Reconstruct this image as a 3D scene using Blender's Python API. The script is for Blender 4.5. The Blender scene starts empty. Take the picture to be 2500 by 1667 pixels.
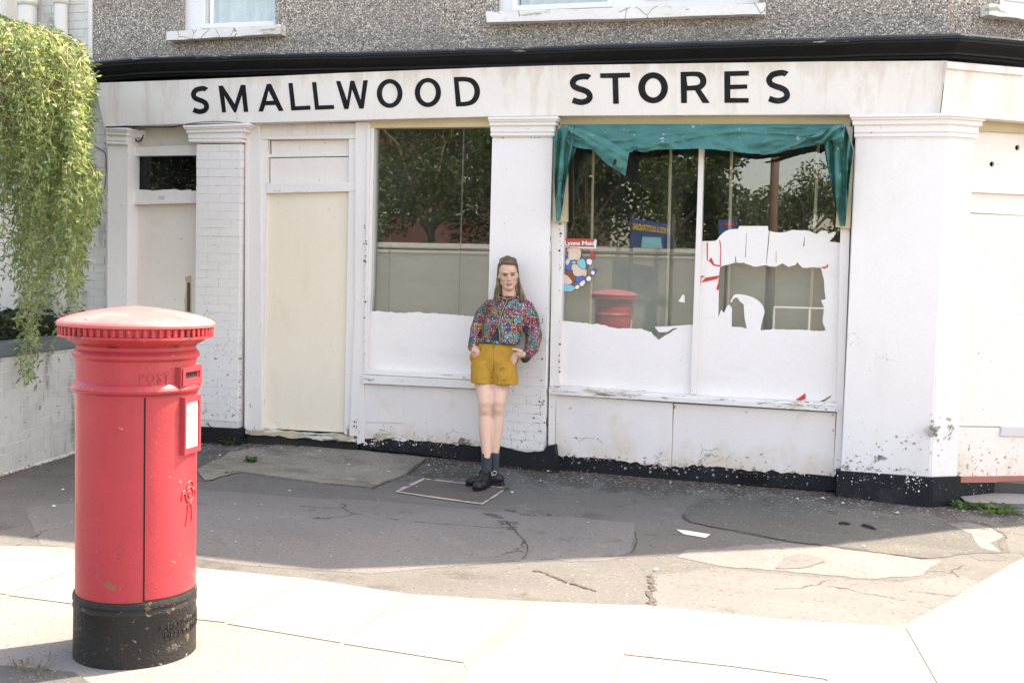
import bpy, bmesh, math, random
from math import sin, cos, radians, pi, hypot
from mathutils import Vector, Matrix, noise
from mathutils.geometry import tessellate_polygon
random.seed(11)
C = bpy.context.scene.collection
SC = bpy.context.scene

# ------------------------------------------------------------------ camera
FPX, YAW, PITCH, ROLL = 2717.9, radians(15.964), radians(3.524), radians(1.506)
CAM = Vector((0, -8.57, 1.62))
fw = Vector((-sin(YAW)*cos(PITCH), cos(YAW)*cos(PITCH), -sin(PITCH)))
_r0 = Vector((cos(YAW), sin(YAW), 0)); _u0 = _r0.cross(fw)
rt = _r0*cos(ROLL) + _u0*sin(ROLL); up = -_r0*sin(ROLL) + _u0*cos(ROLL)
cd = bpy.data.cameras.new('camera'); cam = bpy.data.objects.new('camera', cd); C.objects.link(cam)
cd.sensor_width = 36; cd.lens = 36*FPX/2500; cd.clip_end = 400; cd.clip_start = .05
cam.matrix_world = Matrix(((rt.x, up.x, -fw.x, CAM.x), (rt.y, up.y, -fw.y, CAM.y), (rt.z, up.z, -fw.z, CAM.z), (0, 0, 0, 1)))
SC.camera = cam
# ------------------------------------------------------------------ light
SUN_AZ, SUN_EL = radians(44.1), radians(55)
w = bpy.data.worlds.new('World'); SC.world = w; w.use_nodes = True
nt = w.node_tree; sky = nt.nodes.new('ShaderNodeTexSky'); sky.sky_type = 'NISHITA'; sky.sun_disc = False
sky.sun_elevation = SUN_EL; sky.sun_rotation = SUN_AZ; sky.air_density = 1.0; sky.dust_density = 2.5; sky.ozone_density = 1.0
nt.links.new(sky.outputs[0], nt.nodes['Background'].inputs[0]); nt.nodes['Background'].inputs[1].default_value = .15
sl = bpy.data.lights.new('sun', 'SUN'); so = bpy.data.objects.new('sun', sl); C.objects.link(so)
sl.energy = 2.7; sl.angle = radians(.55); sl.color = (1, .99, .98)
SUND = Vector((sin(SUN_AZ)*cos(SUN_EL), cos(SUN_AZ)*cos(SUN_EL), sin(SUN_EL)))
so.rotation_euler = SUND.to_track_quat('Z', 'Y').to_euler()
so.location = (20, 20, 30)
SC.view_settings.view_transform = 'Standard'; SC.view_settings.look = 'None'
SC.view_settings.exposure = 2.4; SC.view_settings.gamma = 1
SC.view_settings.use_curve_mapping = False
SC.view_settings.use_white_balance = True; SC.view_settings.white_balance_temperature = 8650; SC.view_settings.white_balance_tint = 15
SC.cycles.max_bounces = 8

# ------------------------------------------------------------------ helpers: points of the place from the survey of the photograph
def ray(u, v): return fw + rt*((u-1250)/FPX) - up*((v-833.5)/FPX)
def W(u, v, y=0.):
    d = ray(u, v); return CAM + d*((y-CAM.y)/d.y)
CH = radians(33); CDIR = Vector((cos(CH), sin(CH), 0)); CN = Vector((-sin(CH), cos(CH), 0)); CO = Vector((.705, 0, 0))
def WC(u, v, off=0.):            # chamfer plane, off < 0 = proud
    d = ray(u, v); o = CO + CN*off; return CAM + d*(CN.dot(o-CAM)/CN.dot(d))
def lerp(a, b, t): return a+(b-a)*t
def interp(x, T):
    if x <= T[0][0]: return T[0][1]
    for (a, p), (b, q) in zip(T, T[1:]):
        if x <= b:
            t = (x-a)/(b-a); t = t*t*(3-2*t); return p+(q-p)*t
    return T[-1][1]
def g(x, y):                     # height of the pavement
    wz = interp(x, [(-6.5, .10), (-4.8, .085), (-3.6, .095), (-2.7, .075), (-2.0, .058), (-1, .05), (.1, .045), (.7, .02), (1.6, .06)])
    wy = interp(-y, [(0, 0), (.7, 1)])
    far = interp(-y, [(.7, .012), (2.5, .03), (4.8, .087), (7, .09)])
    return lerp(wz, far, wy)
def G(u, v, off=0.):
    d = ray(u, v); z = .05
    for i in range(8):
        p = CAM + d*((z-CAM.z)/d.z); z = g(p.x, p.y)+off
    return CAM + d*((z-CAM.z)/d.z)

# ------------------------------------------------------------------ materials
class NG:
    def __init__(s, name):
        s.m = bpy.data.materials.new(name); s.m.use_nodes = True; s.t = s.m.node_tree
        s.b = s.t.nodes['Principled BSDF']; s.out = s.t.nodes['Material Output']
        s.pos = s.N('ShaderNodeNewGeometry').outputs['Position']
    def N(s, t, ins=None, **kw):
        n = s.t.nodes.new(t)
        for k, v in kw.items(): setattr(n, k, v)
        for k, v in (ins or {}).items(): s.I(n, k, v)
        return n
    def I(s, n, k, v):
        if hasattr(v, 'is_output'): s.t.links.new(v, n.inputs[k])
        elif hasattr(v, 'outputs'): s.t.links.new(v.outputs[0], n.inputs[k])
        else: n.inputs[k].default_value = v
    def math(s, op, a, b=0., clamp=False): return s.N('ShaderNodeMath', {0: a, 1: b}, operation=op, use_clamp=clamp).outputs[0]
    def mix(s, f, a, b, bt='MIX'):
        n = s.N('ShaderNodeMix', data_type='RGBA', blend_type=bt); s.I(n, 0, f); s.I(n, 6, a); s.I(n, 7, b); return n.outputs[2]
    def noise(s, scale, detail=4, rough=.6, vec=None, col=False, dist=0.):
        n = s.N('ShaderNodeTexNoise', {'Vector': vec or s.pos, 'Scale': scale, 'Detail': detail, 'Roughness': rough, 'Distortion': dist})
        return n.outputs[1 if col else 0]
    def rng(s, v, a, b, c=0., d=1.):
        return s.N('ShaderNodeMapRange', {0: v, 1: a, 2: b, 3: c, 4: d}).outputs[0]
    def scalevec(s, v, sc): return s.N('ShaderNodeVectorMath', {0: v, 1: sc}, operation='MULTIPLY').outputs[0]
    def sep(s, v=None): return s.N('ShaderNodeSeparateXYZ', {0: v or s.pos}).outputs
    def vor(s, scale, feature='F1', vec=None, out=0): return s.N('ShaderNodeTexVoronoi', {'Vector': vec or s.pos, 'Scale': scale}, feature=feature).outputs[out]
    def bump(s, h, strength=.3, dist=.01, nrm=None):
        n = s.N('ShaderNodeBump', {'Strength': strength, 'Distance': dist, 'Height': h})
        if nrm is not None: s.I(n, 'Normal', nrm)
        return n.outputs[0]
def c4(c): return (c[0], c[1], c[2], 1)
def mat(name, col, rough=.6, var=.12, vs=3., fine=60., bump=.15, bd=.002, metal=0., spec=.5, layers=(), stretch=None, speck=None):
    """layers: dict(col, scale, thr, soft, z=(lo,hi,boost), stretch) patches of wear with their own shape; kind='crack' for hairlines"""
    k = NG(name)
    vec = k.scalevec(k.pos, stretch) if stretch else k.pos
    n1 = k.noise(vs, 5, .6, vec); base = k.mix(k.rng(n1, .3, .7), c4([x*(1-var) for x in col]), c4([min(1, x*(1+var*.5)) for x in col]))
    n2 = k.noise(fine, 3, .6)
    base = k.mix(.35, base, k.mix(n2, c4([x*.8 for x in col]), c4([min(1, x*1.15) for x in col])))
    h = n2
    for L in layers:
        v = k.scalevec(k.pos, L['stretch']) if 'stretch' in L else k.pos
        if L.get('kind') == 'crack':
            dv = k.mix(.06 if 'd' not in L else L['d'], v, k.noise(6, 3, .6, v, col=True))
            e = k.vor(L['scale'], 'DISTANCE_TO_EDGE', dv)
            m = k.math('LESS_THAN', e, L['w'])
            m = k.math('MULTIPLY', m, k.math('GREATER_THAN', k.noise(L.get('ms', 1.3), 2, .5), L['thr']))
            if 'z' in L:
                m = k.math('MULTIPLY', m, k.math('LESS_THAN', k.sep()[2], L['z'][1]))
        else:
            n = k.noise(L['scale'], L.get('detail', 6), L.get('r', .65), v)
            if 'z' in L:
                lo, hi, bo = L['z']; n = k.math('ADD', n, k.rng(k.sep()[2], lo, hi, bo, 0.))
            if 'y' in L:
                lo, hi, bo = L['y']; n = k.math('ADD', n, k.rng(k.sep()[1], lo, hi, 0., bo))
            m = k.rng(n, L['thr'], L['thr']+L.get('soft', .02))
        m = k.math('MULTIPLY', m, L.get('a', 1.))
        base = k.mix(m, base, c4(L['col']))
        if L.get('deep', 1): h = k.math('SUBTRACT', h, k.math('MULTIPLY', m, L.get('deep', 1.)))
    if speck:
        s = k.vor(speck[0], 'F1', None, 1); sp = k.math('GREATER_THAN', k.sep(s)[0], speck[1])
        base = k.mix(k.math('MULTIPLY', sp, speck[3] if len(speck) > 3 else 1.), base, c4(speck[2]))
    k.I(k.b, 'Base Color', base); k.I(k.b, 'Roughness', k.rng(n2, .2, .8, max(0, rough-.08), min(1, rough+.08)))
    k.b.inputs['Metallic'].default_value = metal; k.b.inputs['Specular IOR Level'].default_value = spec
    if bump: k.I(k.b, 'Normal', k.bump(h, bump, bd))
    return k.m
DIRT = (.30, .26, .20)
M = {}
CRK = dict(kind='crack', scale=3.0, w=.0035, thr=.60, col=(.50, .46, .43), deep=.6, z=(0, 1.5, 0))
M['pillar'] = mat('cracked_render_paint', (.82, .775, .745), .75, .05, 2, 50, .25, .003, layers=(
    dict(kind='crack', scale=3.4, w=.0035, thr=.56, ms=2, col=(.60, .56, .53), deep=.4, d=.2, z=(0, 1.3, 0)), dict(col=(.66, .61, .56), scale=1.6, thr=.52, soft=.2, a=.4, deep=0, stretch=(1.5, 1.5, .6)),
    dict(col=(.42, .39, .34), scale=7, thr=0.735, soft=.015, z=(.2, .8, .10), r=.72), dict(col=(.45, .42, .38), scale=26, thr=0.715, z=(.15, .8, .08))))
M['white'] = mat('white_masonry_paint', (.82, .775, .745), .75, .05, 2, 50, .25, .003, layers=(
    dict(col=(.62, .58, .52), scale=2.2, thr=0.620, soft=.2, a=.25, deep=0),
    dict(col=(.38, .35, .31), scale=22, thr=0.670, z=(.1, 1.1, .13), stretch=(1, 1, 1)),
    dict(CRK)))
M['brickpaint'] = mat('painted_brick', (.80, .755, .725), .75, .06, 3, 40, .4, .004, layers=(
    dict(col=(.30, .27, .24), scale=26, thr=0.680, z=(.1, 1.2, .10)),
    dict(col=(.40, .37, .34), kind='crack', scale=7, w=.007, thr=.62, ms=3.5, z=(0, 1.5, 0))))
M['brickpaint2'] = mat('painted_brick_stained', (.70, .68, .64), .8, .12, 2.5, 40, .4, .004, layers=(  # greyer than the plain painted brick, with stains and streaks
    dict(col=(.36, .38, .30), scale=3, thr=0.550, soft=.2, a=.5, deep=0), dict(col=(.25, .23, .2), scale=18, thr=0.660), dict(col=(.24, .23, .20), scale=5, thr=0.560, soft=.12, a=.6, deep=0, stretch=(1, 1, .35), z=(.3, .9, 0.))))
M['brickpaint3'] = mat('grimy_painted_brick', (.50, .495, .47), .85, .18, 2.5, 40, .5, .005, layers=(
    dict(col=(.22, .23, .19), scale=3, thr=.52, soft=.2, a=.5, deep=0), dict(col=(.16, .15, .13), scale=14, thr=.66), dict(col=(.15, .145, .13), scale=5, thr=.54, soft=.12, a=.7, deep=0, stretch=(1, 1, .3), z=(.3, .9, 0.))))
M['mortar'] = mat('mortar_joint', (.70, .68, .64), .9, .1, 4, 60, .4, .003, layers=(dict(col=(.07, .065, .06), scale=8, thr=0.600, soft=.03),))
M['wood'] = mat('white_gloss_wood', (.81, .755, .715), .5, .05, 2, 70, .15, .002, stretch=(4, 4, .6), layers=(
    dict(col=(.22, .17, .12), scale=11, thr=0.700, z=(.1, .8, .09), stretch=(2.5, 2.5, .7)), dict(col=(.45, .36, .27), scale=30, thr=0.710)))
M['woodh'] = mat('white_gloss_rail', (.81, .755, .715), .5, .05, 2, 70, .15, .002, stretch=(.6, 4, 4), layers=(
    dict(col=(.33, .25, .17), scale=9, thr=0.660, stretch=(.5, 2, 5)),))
M['sill'] = mat('rotten_sill_paint', (.78, .74, .70), .6, .1, 3, 60, .5, .005, layers=(
    dict(col=(.30, .21, .13), scale=7, thr=0.600, stretch=(.5, 2, 4), r=.75), dict(kind='crack', scale=9, w=.012, thr=.50, col=(.12, .1, .08), stretch=(.4, 1, 3.5), d=.3)))
M['rot'] = mat('rotten_wood', (.60, .50, .34), .85, .3, 3, 60, .8, .01, layers=(
    dict(col=(.74, .70, .62), scale=6, thr=0.500, stretch=(.5, 1, 3)), dict(col=(.06, .045, .03), scale=9, thr=0.570, stretch=(.3, 1, 5), r=.8)))
M['fascia'] = mat('cream_white_fascia_paint', (.81, .755, .70), .55, .05, 1.2, 60, .1, .002, layers=(
    dict(col=(.66, .58, .44), scale=1.7, thr=0.560, soft=.2, a=.4, stretch=(1, 1, .5), deep=0),
    dict(col=(.52, .43, .31), scale=3.2, thr=.58, soft=.16, a=.42, deep=0, stretch=(2, 1, .6), z=(3.22, 3.04, .22)), dict(col=(.60, .52, .43), scale=2.4, thr=.56, soft=.12, a=.45, deep=0, stretch=(3, 1, .25)), dict(col=(.4, .34, .26), scale=34, thr=.70)))
M['cream'] = mat('pale_pink_cream_board', (.81, .735, .67), .6, .05, 1.5, 50, .12, .002, layers=(
    dict(col=(.55, .42, .28), scale=2.5, thr=0.600, soft=.25, z=(.1, .6, .16), a=.6, deep=0), dict(col=(.33, .27, .2), scale=28, thr=0.670, z=(.1, .7, .10))))
M['board'] = mat('yellowed_plywood_board', (.86, .755, .60), .65, .05, .8, 60, .12, .002, layers=(
    dict(col=(.62, .54, .40), scale=1.6, thr=0.560, soft=.25, a=.45, stretch=(2, 1, .6), deep=0),
    dict(col=(.35, .30, .22), scale=8, thr=0.660, soft=.1, z=(.08, .35, .22), a=.7)))
M['riser'] = mat('peeling_riser_board', (.80, .735, .695), .55, .06, 1.4, 60, .25, .004, layers=(
    dict(col=(.62, .50, .32), scale=3.5, thr=0.550, soft=.22, z=(.10, .42, .30), a=.6, deep=0), dict(col=(.62, .585, .56), scale=1.5, thr=0.500, soft=.2, a=.4, deep=0),
    dict(col=(.28, .22, .15), scale=14, thr=0.660, soft=.02, z=(.10, .25, .22), r=.75),
    dict(kind='crack', scale=7, w=.010, thr=.54, ms=3, col=(.42, .35, .28), z=(0, .34, 0)), dict(col=(.4, .34, .28), scale=30, thr=0.700)))
M['beige'] = mat('bare_weathered_wood', (.56, .47, .30), .8, .2, 2, 80, .3, .003, stretch=(.6, 3, 3), layers=(dict(col=(.28, .24, .15), scale=5, thr=0.600, soft=.1, stretch=(.5, 1, 1)),))
M['beigelight'] = mat('yellowed_head_board', (.66, .56, .36), .7, .15, 2, 70, .2, .002, stretch=(.6, 3, 3))
M['black'] = mat('black_bitumen_paint', (.012, .014, .017), .65, .3, 3, 30, .5, .006, spec=.25, layers=(
    dict(col=(.60, .58, .55), scale=30, thr=0.66, a=.8), dict(col=(.6, .58, .55), scale=70, thr=0.665, a=.7), dict(col=(.05, .05, .05), scale=3, thr=0.580, soft=.15, a=.6, deep=0), dict(col=(.4, .39, .37), scale=9, thr=0.700, soft=.01, r=.75)))
M['cornice'] = mat('black_gloss_cornice', (.006, .006, .007), .5, .3, 4, 40, .25, .004, spec=.22, layers=(dict(col=(.20, .19, .18), scale=12, thr=0.690, stretch=(.25, 1, 2)),))
M['lead'] = mat('weathered_flashing', (.030, .036, .046), .42, .3, 5, 40, .4, .004, spec=.35, layers=(dict(col=(.45, .44, .42), scale=11, thr=0.585, stretch=(.3, 1, 2), soft=.06),))
M['letter'] = mat('black_sign_paint', (.008, .008, .010), .55, .3, 4, 60, .1, .001, spec=.2, layers=(dict(col=(.035, .042, .055), scale=5, thr=0.560, soft=.2, a=.55, deep=0), dict(col=(.45, .43, .4), scale=45, thr=0.680)))
M['upvc'] = mat('white_upvc', (.80, .80, .80), .35, .03, 3, 40, .0)
M['dark'] = mat('shade_black', (.035, .033, .03), .9, .3, 2, 20, 0)  # near-black: shade of gaps and hollows is put into the colour
M['room'] = mat('dim_room_plaster', (.09, .085, .075), .9, .3, 2, 20, 0)
M['post'] = mat('tan_shelf_post', (.62, .55, .40), .5, .1, 3, 30, 0)
M['ply'] = mat('whitewash_on_glass', (.84, .79, .755), .6, .03, 1.5, 50, .1, .001, layers=(dict(col=(.62, .57, .53), scale=2.5, thr=.55, soft=.2, a=.35, deep=0, stretch=(.6, 1, 2)), dict(col=(.4, .36, .33), scale=26, thr=.69),))
M['redpaper'] = mat('red_poster_paper', (.60, .035, .03), .5, .1, 8, 60, .1)
M['sticker_white'] = mat('sticker_white', (.8, .79, .77), .4, .02, 8, 60, 0)
M['sticker_red'] = mat('sticker_red', (.55, .06, .035), .4, .02, 8, 60, 0)
M['iron_red'] = mat('pillar_box_red_enamel', (.44, .038, .050), .38, .18, 5, 90, .45, .0025, spec=.45, layers=(
    dict(col=(.22, .03, .035), scale=2.4, thr=0.52, soft=.15, a=.4, deep=0, stretch=(1, 1, .35)), dict(col=(.10, .035, .025), scale=38, thr=0.670, a=.9),
    dict(col=(.62, .30, .24), scale=42, thr=0.680, a=.8), dict(col=(.28, .03, .03), scale=3, thr=0.560, soft=.2, a=.35, deep=0),
    dict(col=(.22, .10, .06), scale=28, thr=0.690, z=(.44, .60, .08))))
M['iron_grime'] = mat('grimy_red_enamel', (.44, .034, .042), .42, .2, 5, 90, .5, .003, spec=.4, layers=(dict(col=(.07, .022, .02), scale=16, thr=0.530, soft=.12, a=.8, z=(1.28, 1.40, 0)), dict(col=(.6, .3, .28), scale=40, thr=0.650)))
M['red_lid'] = mat('faded_pink_red_lid', (.56, .125, .125), .45, .16, 5, 120, .3, .002, layers=(  # faded red, with the sunlight on upward faces put into the colour
    dict(col=(.66, .28, .26), scale=4, thr=0.450, soft=.25, a=.6, deep=0), dict(col=(.20, .05, .045), scale=30, thr=0.650)))
M['iron_black'] = mat('black_iron_base', (.020, .019, .018), .55, .4, 6, 60, .8, .006, spec=.3, layers=(
    dict(col=(.12, .085, .05), scale=16, thr=0.620, soft=.03), dict(col=(.10, .095, .09), scale=7, thr=0.600, soft=.05, a=.7, r=.75), dict(col=(.30, .27, .24), scale=34, thr=0.650)))
M['paper'] = mat('notice_paper', (.62, .61, .56), .5, .05, 8, 60, 0, layers=(dict(col=(.16, .16, .16), scale=60, thr=0.620, stretch=(1, 1, 4)), dict(kind='crack', scale=12, w=.02, thr=.58, col=(.4, .25, .2), ms=6)))
M['slot'] = mat('slot_dark', (.02, .008, .008), .9, .1, 3, 20, 0)
M['concrete'] = mat('pale_concrete_slab', (.215, .208, .199), .9, .12, 1.6, 180, .5, .003, speck=(160, .96, (.10, .085, .075), .6), layers=(
    dict(col=(.185, .178, .168), scale=3, thr=0.500, soft=.25, a=.6, deep=0), dict(col=(.12, .10, .09), scale=26, thr=0.660, a=.5), dict(kind='crack', scale=1.6, w=.004, thr=.58, col=(.14, .12, .10), d=.15)))
M['aggregate'] = mat('exposed_aggregate', (.205, .196, .182), .9, .15, 2, 160, .8, .005, speck=(150, .88, (.11, .09, .075), .7))
M['darkconc'] = mat('mossy_old_concrete', (.205, .185, .150), .9, .25, 2.5, 130, .6, .005, speck=(140, .975, (.36, .34, .3)), layers=(dict(col=(.085, .085, .062), scale=2.6, thr=0.500, soft=.14, a=.75, r=.72, stretch=(.6, 1.3, 1)), dict(col=(.31, .27, .22), scale=5, thr=0.600, soft=.08, a=.6)))
M['joint'] = mat('sandy_joint_filler', (.172, .164, .154), .95, .15, 4, 120, .6, .004)
def asphalt(name, col, speck=.992, spcol=(.26, .25, .24), mud=.6, ss=150):
    return mat(name, col, .9, .22, 1.1, 150, .8, .006, speck=(ss, speck, spcol, .8), layers=(
        dict(col=(.050, .043, .036), scale=1.8, thr=mud-.03, soft=.10, a=.65, deep=0, r=.7), dict(col=(.17, .16, .14), scale=.9, thr=0.520, soft=.2, a=.5, deep=0, stretch=(.5, 1.4, 1)),
        dict(kind='crack', scale=1.1, w=.006, thr=.56, col=(.05, .045, .04), d=.12),
        dict(col=(.24, .23, .21), scale=2.6, thr=0.600, soft=.15, a=.4, deep=0), dict(col=(.055, .052, .05), scale=45, thr=0.610, soft=.03, a=.5),
        dict(col=(.050, .042, .034), scale=3.2, thr=0.600, soft=.12, a=.8, r=.75, y=(-.85, -.05, .26), deep=0), dict(col=(.40, .38, .35), scale=38, thr=0.685, soft=.01, y=(-.9, -.05, .11))))
M['asphalt'] = asphalt('worn_asphalt', (.108, .107, .100))
M['asphalt_smooth'] = asphalt('smooth_grey_asphalt', (.136, .134, .130), .985, mud=.66)
M['asphalt_dark'] = asphalt('fine_dark_asphalt', (.080, .082, .075), .97, (.22, .22, .2), mud=.7, ss=150)
M['asphalt_pale'] = asphalt('pale_worn_asphalt', (.172, .163, .155), .98, (.3, .29, .27), mud=.72)
M['roadpaint'] = mat('white_paint_mark', (.72, .70, .66), .7, .1, 5, 60, .2, layers=(dict(col=(.2, .2, .19), scale=20, thr=0.640),))
M['iron'] = mat('worn_manhole_iron', (.085, .075, .065), .65, .3, 6, 80, .6, .004)
M['pipe'] = mat('white_painted_pipe', (.76, .74, .70), .5, .06, 4, 40, .15, layers=(dict(col=(.35, .2, .12), scale=14, thr=0.700, stretch=(1, 1, .4)),))
M['coping'] = mat('blue_grey_coping', (.115, .14, .15), .7, .2, 3, 60, .3)
M['skin'] = mat('fair_skin', (.66, .415, .305), .5, .06, 14, 90, .0, spec=.3, layers=(dict(col=(.66, .33, .26), scale=9, thr=0.550, soft=.2, a=.35, deep=0),))
M['bark'] = mat('willow_bark', (.16, .12, .08), .9, .3, 6, 40, .6, .01)
M['twig'] = mat('willow_twig', (.33, .27, .12), .7, .3, 6, 40, 0)
def teal():
    k = NG('teal_awning_canvas')
    n = k.noise(4, 5, .6); b = k.mix(k.rng(n, .3, .7), (.026, .135, .120, 1), (.048, .215, .19, 1))
    weave = k.noise(170, 2, .5)
    b = k.mix(k.rng(k.noise(13, 6, .75), .61, .65, 0, .75), b, (.55, .62, .6, 1))
    b = k.mix(k.rng(k.noise(20, 4, .7, k.scalevec(k.pos, (1, 1, 1.7))), .70, .72, 0, .7), b, (.02, .05, .05, 1))
    k.I(k.b, 'Base Color', b); k.b.inputs['Roughness'].default_value = .7
    k.I(k.b, 'Normal', k.bump(k.math('ADD', weave, k.math('MULTIPLY', k.noise(9, 4, .5), 3.)), .5, .006)); return k.m
M['teal'] = teal()
def pebbledash():
    k = NG('pebbledash_render')
    cell = k.vor(80, 'F1', None, 1); r = k.sep(cell)[0]
    ramp = k.N('ShaderNodeValToRGB', {0: r}); e = ramp.color_ramp; e.interpolation = 'CONSTANT'
    cols = [(0, (.07, .045, .04)), (.15, (.22, .16, .12)), (.25, (.44, .36, .28)), (.42, (.56, .48, .39)), (.60, (.37, .32, .28)), (.72, (.72, .64, .54)), (.86, (.82, .78, .71))]
    while len(e.elements) < len(cols): e.elements.new(.5)
    for el, (p, c) in zip(e.elements, cols): el.position = p; el.color = c4(c)
    d = k.vor(80, 'F1', None, 0); edge = k.rng(d, .35, .65)
    col = k.mix(edge, ramp.outputs[0], (.26, .23, .20, 1))
    st = k.rng(k.noise(1.3, 4, .6), .42, .66); col = k.mix(k.math('MULTIPLY', st, .35), col, (.24, .22, .20, 1))
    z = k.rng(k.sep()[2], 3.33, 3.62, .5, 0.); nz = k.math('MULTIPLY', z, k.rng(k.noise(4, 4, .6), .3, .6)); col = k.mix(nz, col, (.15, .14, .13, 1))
    k.I(k.b, 'Base Color', col); k.b.inputs['Roughness'].default_value = .85
    k.I(k.b, 'Normal', k.bump(k.math('SUBTRACT', 1., d), 1., .008)); return k.m
M['dash'] = pebbledash()
def glass(name, fac, tint=.5):
    k = NG(name); t = k.t
    gl = k.N('ShaderNodeBsdfGlossy', {'Color': (.95, .97, 1, 1), 'Roughness': .0}); tr = k.N('ShaderNodeBsdfTransparent', {'Color': (tint, tint*1.02, tint, 1)})
    df = k.N('ShaderNodeBsdfDiffuse', {'Color': (.5, .5, .45, 1)})
    mx = k.N('ShaderNodeMixShader', {0: fac, 1: tr, 2: gl}); dust = k.rng(k.noise(3, 5, .7), .4, .7, .005, .03)
    m2 = k.N('ShaderNodeMixShader', {0: dust, 1: mx, 2: df}); t.links.new(m2.outputs[0], k.out.inputs[0])
    k.I(gl, 'Normal', k.bump(k.noise(1.2, 1, .4), .012, .02)); return k.m
M['glass'] = glass('shop_window_glass', .09, .85)
M['glass_up'] = glass('upper_window_glass', .10, .9)
M['glass_dark'] = glass('dirty_dark_glass', .025, .25)
def sequin():
    k = NG('sequinned_patchwork')
    tc = k.N('ShaderNodeTexCoord').outputs['Object']
    v = k.N('ShaderNodeVectorMath', {0: k.mix(.03, tc, k.noise(7, 2, .5, tc, col=True)), 1: (17, 11, 17)}, operation='MULTIPLY').outputs[0]
    x, y, z = k.sep(v)
    cell = k.N('ShaderNodeCombineXYZ', {0: k.math('FLOOR', x), 1: k.math('FLOOR', y), 2: k.math('FLOOR', z)})
    wn = k.N('ShaderNodeTexWhiteNoise', {'Vector': cell}, noise_dimensions='3D').outputs[0]
    rp = k.N('ShaderNodeValToRGB', {0: wn}); e = rp.color_ramp; e.interpolation = 'CONSTANT'
    cols = [(.02, .30, .36), (.30, .04, .22), (.05, .09, .36), (.02, .22, .16), (.52, .30, .08), (.36, .03, .07), (.50, .22, .34), (.03, .38, .44), (.24, .10, .30)]
    while len(e.elements) < len(cols): e.elements.new(.5)
    for i, (el, c) in enumerate(zip(e.elements, cols)): el.position = i/len(cols); el.color = c4(c)
    fx = k.math('FRACT', x); fz = k.math('FRACT', z)
    ln = k.math('MAXIMUM', k.math('LESS_THAN', fx, .32), k.math('LESS_THAN', fz, .30))
    ln2 = k.math('MAXIMUM', k.math('LESS_THAN', k.math('ABSOLUTE', k.math('SUBTRACT', fx, .11)), .035), k.math('LESS_THAN', k.math('ABSOLUTE', k.math('SUBTRACT', fz, .11)), .03))
    col = k.mix(ln, rp.outputs[0], (.17, .075, .05, 1)); col = k.mix(ln2, col, (.66, .40, .27, 1))
    s = k.sep(k.vor(230, 'F1', tc, 1)); col = k.mix(1., col, k.mix(s[0], (.25, .25, .25, 1), (1.5, 1.5, 1.5, 1)), 'MULTIPLY')
    col = k.mix(1., col, (.72, .66, .64, 1), 'MULTIPLY'); col = k.mix(k.math('GREATER_THAN', s[1], .93), col, (.9, .86, .84, 1))  # sequin sparkle put into the colour as random dark, bright and whitish cells
    k.I(k.b, 'Base Color', col); k.b.inputs['Metallic'].default_value = .35; k.b.inputs['Roughness'].default_value = .28
    k.I(k.b, 'Normal', k.bump(s[2], .9, .006)); return k.m
M['sequin'] = sequin()
M['shorts'] = mat('mustard_suede', (.44, .225, .024), .85, .16, 14, 160, .3, .003)
M['piping'] = mat('black_and_gold_braid', (.035, .025, .02), .4, .3, 5, 100, .2)
M['gold'] = mat('gold_braid', (.55, .36, .14), .35, .1, 5, 100, .2, metal=.5)
M['boot'] = mat('black_leather', (.010, .010, .012), .4, .3, 12, 80, .25, .002, spec=.35)
M['sock'] = mat('charcoal_sock', (.035, .042, .05), .9, .2, 10, 150, .2)
M['metal'] = mat('steel_buckle', (.6, .58, .55), .25, .1, 5, 50, 0, metal=1)
M['hair'] = mat('dark_blond_hair', (.15, .098, .062), .5, .45, 40, 200, .5, .004, stretch=(1, 1, .12), spec=.3, layers=(dict(col=(.40, .29, .17), scale=24, thr=0.560, soft=.12, a=.7, deep=0, z=(1.34, 1.60, .16), stretch=(1, 1, .12)),))
M['lip'] = mat('lip', (.50, .17, .15), .45, .05, 5, 50, 0)
M['brow'] = mat('brow_hair', (.17, .10, .065), .8, .05, 5, 50, 0)
M['eye'] = mat('eye_dark', (.05, .03, .025), .25, .05, 5, 50, 0)
M['eyewhite'] = mat('eye_white', (.36, .28, .24), .3, .05, 5, 50, 0)
M['top'] = mat('black_knit_top', (.03, .028, .03), .9, .2, 10, 100, 0)
M['redstep'] = mat('red_tile_step', (.42, .16, .12), .7, .2, 6, 60, .2)
M['lilac'] = mat('lilac_grey_flap', (.60, .57, .58), .5, .05, 6, 60, .1)
M['litter'] = mat('chips_and_grit', (.62, .58, .53), .9, .4, 30, 90, 0)
M['dead'] = mat('dead_leaf_brown', (.16, .09, .05), .9, .4, 20, 90, 0)
M['branch'] = mat('dropped_twig', (.055, .028, .02), .9, .3, 20, 90, 0)
def leafmat(name, a, b, c):
    k = NG(name); t = k.t
    oi = k.noise(9, 3, .6); col = k.mix(k.rng(oi, .35, .65), c4(a), c4(b)); col = k.mix(k.rng(k.noise(31, 2, .5), .55, .7), col, c4(c))
    d = k.N('ShaderNodeBsdfPrincipled', {'Base Color': col, 'Roughness': .38}); tr = k.N('ShaderNodeBsdfTranslucent', {'Color': col})
    t.links.new(k.N('ShaderNodeMixShader', {0: .5, 1: d, 2: tr}).outputs[0], k.out.inputs[0]); return k.m
M['leaf'] = leafmat('willow_leaf', (.12, .20, .06), (.32, .40, .14), (.62, .63, .40))  # third tone puts sunlit highlights into the leaf colour
M['weed'] = leafmat('weed_leaf', (.06, .14, .03), (.10, .2, .045), (.2, .24, .08))
M['shadeleaf'] = leafmat('shade_dark_leaf', (.02, .04, .012), (.035, .06, .018), (.06, .08, .03))  # very dark green: shade under the willow put into the leaf colour
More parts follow.
